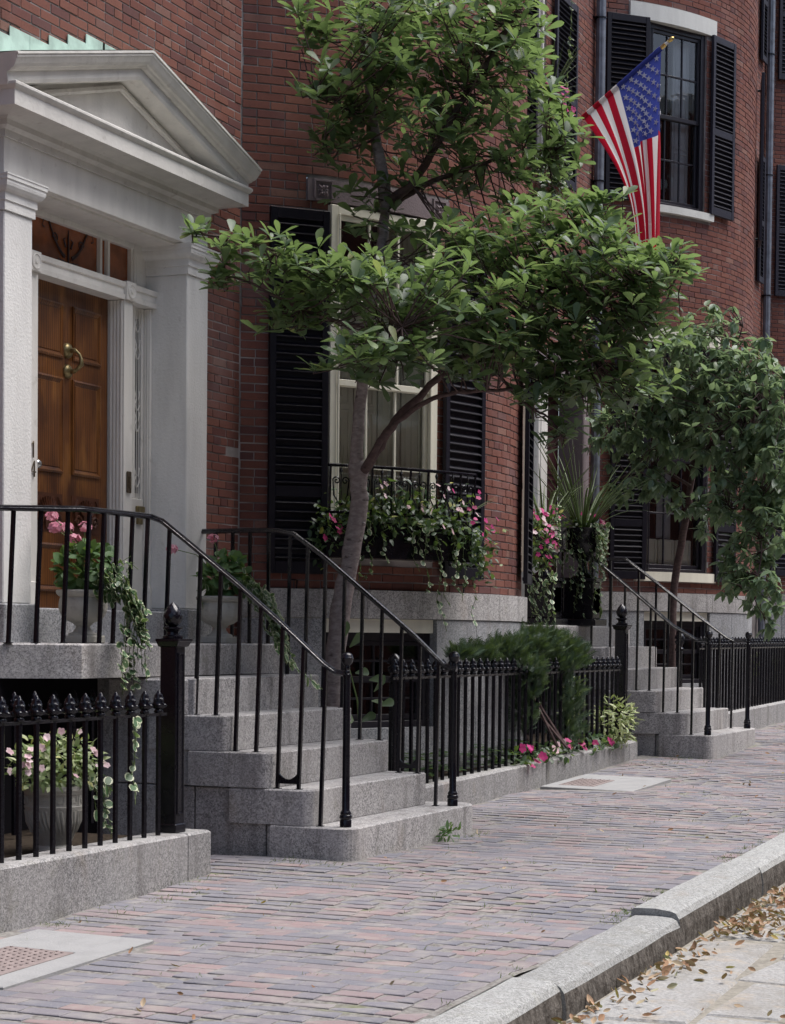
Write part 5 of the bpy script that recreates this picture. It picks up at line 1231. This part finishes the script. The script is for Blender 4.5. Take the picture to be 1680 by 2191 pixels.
hp = thing('window_box_plants', 'pink and magenta impatiens with trailing variegated vines in the window box', 'plant', tuple(bwA.P(D2A(-30), .16, 2.12)))
lvs = []
for _ in range(1500):
    ph = -43+29*RS.rand(); t = (ph+29)/15; z = 2.2-.2*t*t+RS.normal()*.1-(.1 if ph > -19 else 0); p = np.array(bwA.P(D2A(ph), .16+.2*RS.rand()+.05*RS.normal(), z)); d = rv()+np.array([0, -.4, .0]); lvs.append((leaf_R(d, np.array([-.1, -.5, .7])+rv()*.5, .055*(.6+.7*RS.rand())), p))
place_leaves(hp, lvs[:500], LT['ovate'], MAT['impatiens_leaf'], 30); place_leaves(hp, lvs[500:], LT['ovate'], MAT['dark_leaf'], 0, 'dark_foliage')
fp = lambda lo, hi, n, z0, z1: [bwA.P(D2A(lo+(hi-lo)*RS.rand()), .3+.12*RS.rand(), z0+(z1-z0)*RS.rand()) for _ in range(n)]
blooms(hp, fp(-35, -20, 12, 2.22, 2.42)+fp(-28, -19, 5, 2.05, 2.25), .021, MAT['pale_petal']); blooms(hp, fp(-44, -37, 8, 1.98, 2.2)+fp(-20, -13, 9, 1.95, 2.2)+fp(-23, -17, 5, 2.25, 2.38), .022, MAT['magenta_petal'])
vines(hp, [hang(bwA.P(D2A(ph), .3, 2.12), L, 7, .02, (dr, 0)) for ph, L, dr in ((-37, .55, 0), (-36, .42, .04), (-33.5, .3, .02), (-29, .35, .06), (-27, .5, .1), (-25.5, .78, .26), (-24.5, .6, .12), (-21.5, .4, .02), (-20, .55, .05), (-18, .75, .08), (-22, .5, .1), (-28, .25, .02))], .045, sp=.045)
st = MB()
def strap(p, d, L, bend, mb, w=.011):
    d = np.array(d, float); d /= np.linalg.norm(d); pts = [np.array(p)+d*L*t-np.array([0, 0, bend*L*t*t]) for t in np.linspace(0, 1, 9)]
    mb.tube(pts, [w*(1-.9*(t**1.5))+.0008 for t in np.linspace(0, 1, 9)], 4, flat=.18, cap=False)
for k in range(7): strap(bwA.P(D2A(-39+RS.rand()*3), .18, 2.15), (-.3+.5*RS.rand(), -.2, 1), .42+.2*RS.rand(), .05, st, .006)
for k in range(3): strap(bwA.P(D2A(-18), .25, 2.22), (.5+.3*RS.rand(), -.4, .45), .3, .1, st, .006)
st.build('grass_blades', MAT['strap_leaf'], hp, True)
# plants in the two black urns of the far entry
def urn_plant(label, u, s, nfl, runs, straps, clumps):
    x, y, z = u; z += .95*s; h = thing('urn_plant', label, 'plant', (x, y, z), 'plants in the black iron urns')
    for c, r, n, mt, sz in clumps: clump(h, c, r, n, LT['ovate'], MAT[mt], sz, .6, 15, lo=-.9)
    mb = MB()
    for k in range(straps[0]):
        a = 6.283*k/straps[0]+RS.rand()*.5; el = .5+1.0*RS.rand(); strap((x+.03*math.cos(a), y+.03*math.sin(a), z-.03), (math.cos(a), math.sin(a)*.8-.15, el*1.6), straps[1]*(.75+.4*RS.rand()), .42*RS.rand()+.12, mb, .017)
    mb.build('strap_leaves', MAT['strap_leaf'], h, True, kind='stuff')
    for pts, r, mt in nfl: blooms(h, pts, r, MAT[mt])
    vines(h, runs, .048, sp=.045); return h
x, y, z = iB1; zt = z+.95
c2 = at(1152, 1160, 18.3)
urn_plant('overflowing pink and magenta impatiens with trailing ivy beside the brick bow', iB1, .95, [(shell_pts(c2, (.19, .17, .3), 34, -.8), .026, 'magenta_petal'), (shell_pts(c2, (.2, .17, .3), 22, -.3), .026, 'pale_petal'), (shell_pts((x, y, zt+.08), (.2, .18, .1), 9, -.2), .026, 'magenta_petal')],
          [hang(at(1128+8*k, 1225+6*(k % 3), 18.2), .38+.08*RS.rand(), 8, .02, (.02, 0)) for k in range(8)]+[hang(at(1190+3*k, 1080, 18.3), .2+.12*k, 5, .015) for k in range(3)], (22, 1.05), [(c2, (.19, .17, .3), 330, 'impatiens_leaf', .058), ((x, y, zt+.05), (.22, .2, .12), 160, 'impatiens_leaf', .055)])
x, y, z = iB2; zt = z+.95
urn_plant('tall strap-leaved plant with long variegated vines on the far landing', iB2, .98, [(shell_pts((x, y, zt+.05), (.22, .2, .1), 6, -.2), .024, 'magenta_petal'), (shell_pts((x, y, zt+.05), (.22, .2, .1), 4, -.2), .022, 'pale_petal')],
          [hang((x-.2+.05*k, y-.2+.02*(k % 3), zt+.03), (.3, .75, .5, .9, .25, .4, .3, .55, .5)[k], 8, .02, (.03, 0)) for k in range(9)]+[hang((x-.24+.012*k, y+.2-.034*k, zt), .3+.6*RS.rand(), 8, .02) for k in range(13)]+[wander((x-.15, y-.2, zt), (x+.28, y-.15, zt-.08), 5, .02), wander((x-.15, y-.22, zt-.05), (x+.25, y-.2, zt-.12), 5, .02)], (46, 1.2), [((x, y, zt+.02), (.24, .2, .1), 170, 'dark_leaf', .05)])
# window box high on the far house
cw = at(1178, 240, 20.4)
h = thing('hanging_flowers', 'magenta flowers and straps hanging below the upper white window', 'plant', tuple(cw)); 
clump(h, cw, (.26, .22, .3), 420, LT['ovate'], MAT['impatiens_leaf'], .07, .6, 0, lo=-1)
clump(h, at(1165, 380, 20.3), (.42, .2, .28), 420, LT['round'], MAT['dark_leaf'], .06, .5, 0, name='trailing_foliage')
blooms(h, shell_pts(cw, (.27, .24, .3), 26, -.2), .03, MAT['magenta_petal'])
mb = MB()
for k in range(16): strap(cw+np.array([0, 0, .15]), (math.cos(k*.9), -.4, .5+1.1*RS.rand()), .55+.3*RS.rand(), .2, mb, .012)
mb.build('strap_leaves', MAT['strap_leaf'], h, True, kind='stuff')
vines(h, [[at(1224, 0, 20.3), at(1222, 60, 20.3), at(1218, 120, 20.3), at(1212, 190, 20.3)]]+[hang(at(1140+14*k, 340, 20.2), .35+.2*RS.rand(), 6, .03) for k in range(7)], .06, sp=.07)

# ------------------------------------------------------------------ bed between the stairs
def yew(label, ells, group=None):
    h = thing('yew_bush', label, 'shrub', tuple(at(1130, 1600, 16.4)))
    tm_v, tm_f = [], []
    for k in range(6):                   # a short sprig: flat needles left and right of a stem
        t = k/6
        for sg in (-1, 1):
            b = len(tm_v); tm_v += [(0, t-.07, 0), (0, t+.07, 0), (sg*.42*(1-.45*t), t+.26, .12)]; tm_f.append((b, b+1, b+2) if sg > 0 else (b, b+2, b+1))
    tm = (tm_v, tm_f, [.5]*len(tm_v)); Rs_, ts = [], []
    for px, py, w, rx, ry, rd, n in ells:
        c = at(px, py, w)
        for _ in range(int(n*3.4)):
            q = rv()*(.3+.7*RS.rand()**.5); p = c+RT*q[0]*rx*w/_f+UP*q[1]*ry*w/_f+FW*q[2]*rd
            d = q[0]*RT*.5+FW*q[2]*.4+np.array([0, -.25, .8])+rv()*.65; Rs_.append(leaf_R(d, np.array([0, -.5, .6])+rv()*.7, .075*(.5+.9*RS.rand()))); ts.append(p)
    mb = MB(); mb.inst(tm, np.array(Rs_), np.array(ts)); mb.build('foliage', MAT['yew_needle'], h, kind='stuff')
    st = MB()
    for _ in range(5): p = at(1080+RS.rand()*150, 1600, 16.4); q = at(1060+RS.rand()*140, 1400+RS.rand()*50, 16.4); st.tube([p, (p+q)/2+rv()*.05, q], [.014, .01, .004], 5)
    st.build('stems', MAT['twig_bark'], h)
yew('dark green feathery yew bush behind the middle iron fence', [(985, 1400, 15.05, 34, 12, .1, 30), (1020, 1402, 15.35, 45, 18, .12, 70), (1070, 1394, 15.85, 55, 24, .15, 110), (1110, 1388, 16.25, 60, 28, .15, 130), (1150, 1384, 16.65, 60, 30, .18, 130), (1190, 1388, 17.05, 55, 28, .18, 120), (1232, 1400, 17.45, 26, 18, .12, 40), (1130, 1360, 16.5, 70, 14, .15, 40), (1090, 1425, 16.15, 80, 22, .12, 90), (1180, 1422, 16.9, 80, 24, .14, 90), (1120, 1460, 16.15, 46, 40, .12, 80), (1110, 1530, 16.25, 46, 46, .12, 60), (1205, 1490, 17.0, 50, 46, .14, 80), (1210, 1560, 17.05, 45, 40, .12, 50), (1130, 1425, 15.85, 30, 18, .06, 14)])
h = thing('ground_cover', 'dark leafy ground cover behind the middle fence', 'plant', (13.6, 5.5, topM(13.6)))
lvs = []
for _ in range(150):
    p = np.array([12.55+3.0*RS.rand(), 5.28+.5*RS.rand()**1.4, 0]); p[2] = topM(p[0])+.02+.16*RS.rand(); ph = RS.rand()*6
    for k in range(7): a = ph+k*.9; lvs.append((leaf_R((math.cos(a), math.sin(a), .15), (0, -.2, 1), .075*(.7+.5*RS.rand())), p))
place_leaves(h, lvs, LT['ovate'], MAT['dark_leaf'], 60)
h = thing('impatiens_edging', 'pink and magenta impatiens spilling over the low flower bed wall', 'plant', (16, 5.25, topM(16)))
lvs = []; pk, mg = [], []
for _ in range(420):
    x = 14.75+2.6*RS.rand(); p = np.array([x, 5.12+.25*RS.rand(), 0]); p[2] = topM(x)+.12*RS.rand()-(.03 if p[1] < 5.16 else 0); lvs.append((leaf_R(rv()+np.array([0, -.4, .1]), np.array([-.1, -.4, .8])+rv()*.4, .07*(.6+.6*RS.rand())), p))
place_leaves(h, lvs, LT['ovate'], MAT['dark_leaf'], 50)
for k in range(18): x = 14.8+2.5*RS.rand(); (mg if (x < 15.3 or x > 16.0) else pk).append((x, 5.12+.05*RS.rand(), topM(x)+.03+.11*RS.rand()))
blooms(h, pk, .034, MAT['pale_petal']); blooms(h, mg+[(15.0, 5.12, topM(15)-.01), (15.12, 5.12, topM(15)+.02)], .036, MAT['magenta_petal'])
h = thing('variegated_bush', 'small yellow-green variegated bush at the foot of the far fence post', 'shrub', (17.45, 5.2, topM(17.4)))
clump(h, (17.5, 5.2, topM(17.5)+.2), (.32, .2, .24), 420, LT['lance'], MAT['variegated_leaf'], .075, .7, 40, lo=-.9)
clump(h, (17.2, 5.5, topM(17.2)+.45), (.22, .15, .3), 140, LT['lance'], MAT['variegated_leaf'], .06, .7, 0, lo=-.9, name='back_foliage')
h = thing('seedling', 'young large-leaved shoot at the foot of the leaning tree', 'plant', (12.75, 5.45, .2))
lvs = []
for px, py, dx_, dz_ in ((730, 1375, .1, 1), (748, 1385, .6, .6), (760, 1440, 1, .1), (790, 1455, 1, .1), (800, 1480, .6, .7), (795, 1500, 1, -.1), (812, 1510, .8, .2), (740, 1460, -.8, .3), (745, 1520, -.6, -.4), (770, 1545, .6, .3)):
    lvs.append((leaf_R(np.array([dx_, -.35, dz_]), np.array([-.3, -.8, .4])+rv()*.4, .15), at(px, py, 13.4)))
m = MB()
for R, t in lvs: m.inst(LT['obovate'], np.array([R]), np.array([t]))
m.build('leaves', MAT['magnolia_leaf'], h, True); s = MB(); s.tube([at(775, 1640, 13.5), at(765, 1500, 13.4), at(735, 1380, 13.4)], [.008, .006, .003], 5); s.build('stem', MAT['stem'], h)
h = thing('hedge', 'pale green hedge seen through the fence at the right edge', 'shrub', (23.5, 5.9, .6))
clump(h, (24.2, 5.8, .95), (1.6, .25, .35), 700, LT['ovate'], MAT['variegated_leaf'], .07, .7, 0, lo=-1)

# ------------------------------------------------------------------ weeds, moss, fallen leaves
blade = ([(-.06, 0, 0), (.06, 0, 0), (.04, .6, .05), (0, 1, .2)], [(0, 1, 2, 3)], [.5]*4)
def tufts(name, label, spots, mat='grass', size=.05):
    Rs_, ts = [], []
    for x, y, r, n in spots:
        for _ in range(n):
            p = np.array([x+RS.normal()*r, y+RS.normal()*r*.6, 0]); p[2] = zg(p[0], p[1])+wav(p[0], p[1])-.004; d = np.array([RS.normal()*.7, RS.normal()*.7, .8]); Rs_.append(leaf_R(d, rv()+np.array([0, -1, .3]), size*(.5+.8*RS.rand()))); ts.append(p)
    mb = MB(); mb.inst(blade, np.array(Rs_), np.array(ts)); o = mb.build(name, MAT[mat], None, True, kind='stuff'); tag(o, label, 'grass'); return o
sp_ = [(9.1+RS.rand()*1.2, 2.73+RS.rand()*.06, .05, 14) for _ in range(16)]+[(11.2+RS.rand()*2.2, 2.73+RS.rand()*.06, .05, 12) for _ in range(12)]+[(6.5+RS.rand()*3, 2.73, .03, 8) for _ in range(6)]
sp_ += [(7.9+RS.rand()*1.8, 4.95+RS.rand()*.16, .05, 10) for _ in range(16)]+[(10+RS.rand()*.4, 4.6+RS.rand()*.4, .06, 12) for _ in range(8)]+[(11.9+RS.rand()*.5, 4.5+.06*RS.rand(), .05, 16) for _ in range(4)]+[(17.5+RS.rand()*1.5, 4.5+RS.rand()*.5, .08, 14) for _ in range(12)]+[(20.9+RS.rand()*1.4, 5.05, .06, 26) for _ in range(6)]
sp_ += [(6+RS.rand()*10, 3+RS.rand()*2, .035, 5) for _ in range(90)]
tufts('weeds', 'small green weeds and moss growing in the pavement joints', sp_, size=.028)
h = thing('weed_plant', 'leafy weed growing under the bottom step', 'plant', (11.75, 4.55, zg(11.75)))
clump(h, (11.72, 4.53, zg(11.7)+.05), (.1, .06, .06), 46, LT['lance'], MAT['geranium_leaf'], .055, .7, 10, lo=-.6)
def litter(name, label, spots, tm, zoff, size):
    Rs_, ts = [], []
    for x, y in spots:
        z = zg(x, y)+zoff+.008+.012*RS.rand(); d = np.array([RS.normal(), RS.normal(), RS.normal()*.2]); Rs_.append(leaf_R(d, np.array([RS.normal()*.9, RS.normal()*.9, 1]), size*(.6+.7*RS.rand()))); ts.append((x, y, z))
    mb = MB(); mb.inst(LT[tm], np.array(Rs_), np.array(ts)); o = mb.build(name, MAT['dry_leaf'], None, True, kind='stuff'); return tag(o, label, 'leaves')
ls = [(7.3+RS.rand()*7, 2.44-abs(RS.normal())*.1) for _ in range(420)]+[(9.9+abs(RS.normal())*1.5, 2.4-abs(RS.normal())*.28) for _ in range(560)]+[(7.5+RS.rand()*6, 1.2+RS.rand()*1.2) for _ in range(60)]
litter('fallen_leaves', 'brown fallen leaves lying in the gutter beside the kerb', ls, 'curl', -.144, .043)
litter('scattered_leaves', 'a few dry leaves and petals scattered on the brick pavement', [(6+RS.rand()*14, 2.9+RS.rand()*2.1) for _ in range(70)], 'curl', .004, .035)

# ------------------------------------------------------------------ the flag
base = np.array([19.99, 6.62, 6.45]); tip = np.array([19.84, 5.40, 7.30])
fl = thing('flag', 'stars and stripes flag hanging from a white pole on the far house', 'flag', tuple(base))
d_ = (tip-base)/np.linalg.norm(tip-base); LP = np.linalg.norm(tip-base)
m = MB(); m.tube([base, tip-d_*.03], .0145, 10); po = smooth_angle(m.build('pole', MAT['white_paint'], fl), 60)
m = MB(); m.tube([tip-d_*.13, tip-d_*.07], .02, 12); m.tube([tip-d_*.035, tip-d_*.025, tip, tip+d_*.02, tip+d_*.035], [.02, .014, .022, .02, .005], 12); smooth_angle(m.build('finial', MAT['gilt'], po), 60)
HU, HV = .215, .915                      # hoist runs along this part of the pole
NU, NV = 78, 60; Lf = 2.12
def flag_pt(u, v):                       # u 0 low end .. 1 tip end of the hoist, v 0..1 along the fly
    p0 = base+d_*LP*(HU+(HV-HU)*u)
    top = base+d_*LP*HV
    drop = Lf*v
    tt = min(1, v/.95); k = 1-(1-.25)*(tt*1.35-.35*tt*tt*tt)     # the cloth gathers under the tip
    hx = (u-1)*LP*(HV-HU)*k
    p = top+np.array([d_[0]*hx, d_[1]*hx, d_[2]*hx*(.96+.0*v)])
    fold = math.sin(u*15+v*1.5)*.012+math.sin(u*34+1)*.006
    amp = min(1, v*2.2)
    z = -drop*(.985-.13*(1-u))
    deep = max(0, (u-.72)/.28)
    p = p+np.array([.1*amp*deep*math.sin(deep*5.2)+fold*amp*2.2, -fold*amp+.03*amp*math.sin(deep*6), z])
    p[1] += .05*v*(1-u)
    return p
grid = [[flag_pt(i/NU, j/NV) for j in range(NV+1)] for i in range(NU+1)]
m = MB()
for i in range(NU):
    for j in range(NV):
        stripe = int((i+.5)/NU*13); u_, v_ = (i+.5)/NU, (j+.5)/NV
        can = stripe >= 6 and v_ < .4
        m.m = 2 if can else (0 if stripe % 2 == 0 else 1)
        m.add([grid[i][j], grid[i+1][j], grid[i+1][j+1], grid[i][j+1]], [(0, 1, 2, 3)])
fo_ = m.build('cloth', [MAT['flag_red'], MAT['flag_white'], MAT['flag_blue']], fl); 
for p in fo_.data.polygons: p.use_smooth = True
sv = MB()
for i in range(13):                      # pole sleeve in the stripe colours
    a = HU+(HV-HU)*i/13; b = HU+(HV-HU)*(i+1)/13; sv.m = 2 if i >= 6 else (0 if i % 2 == 0 else 1); sv.tube([base+d_*LP*a, base+d_*LP*(a+b)/2, base+d_*LP*b], [.026, .028, .026], 10, cap=False)
smooth_angle(sv.build('sleeve', [MAT['flag_red'], MAT['flag_white'], MAT['flag_blue']], fl), 60)
def star(u, v, r):
    c = flag_pt(u, v); du = flag_pt(u+.004, v)-c; dv = flag_pt(u, v+.004)-c; du /= np.linalg.norm(du); dv = dv-du*(dv@du); dv /= np.linalg.norm(dv); n = np.cross(du, dv); n /= np.linalg.norm(n)
    s = MB()
    for sg in (1, -1):
        P = [c+n*sg*.0095]
        for k in range(10): a = math.pi*k/5; rr = r if k % 2 == 0 else r*.4; P.append(c+n*sg*.009+(du*math.sin(a)-dv*math.cos(a)*-1)*rr*1 if False else c+n*sg*.009+(du*math.sin(a)+dv*math.cos(a))*rr)
        s.add(P, [(0, 1+k, 1+(k+1) % 10) for k in range(10)])
    s.build('star', MAT['flag_white'], fo_)
for r_ in range(9):
    for c_ in range(6 if r_ % 2 == 0 else 5):
        v = .4*((c_+.5)/6 if r_ % 2 == 0 else (c_+1)/6); u = 1-(7/13)*((r_+1)/10); star(u, v, .036)
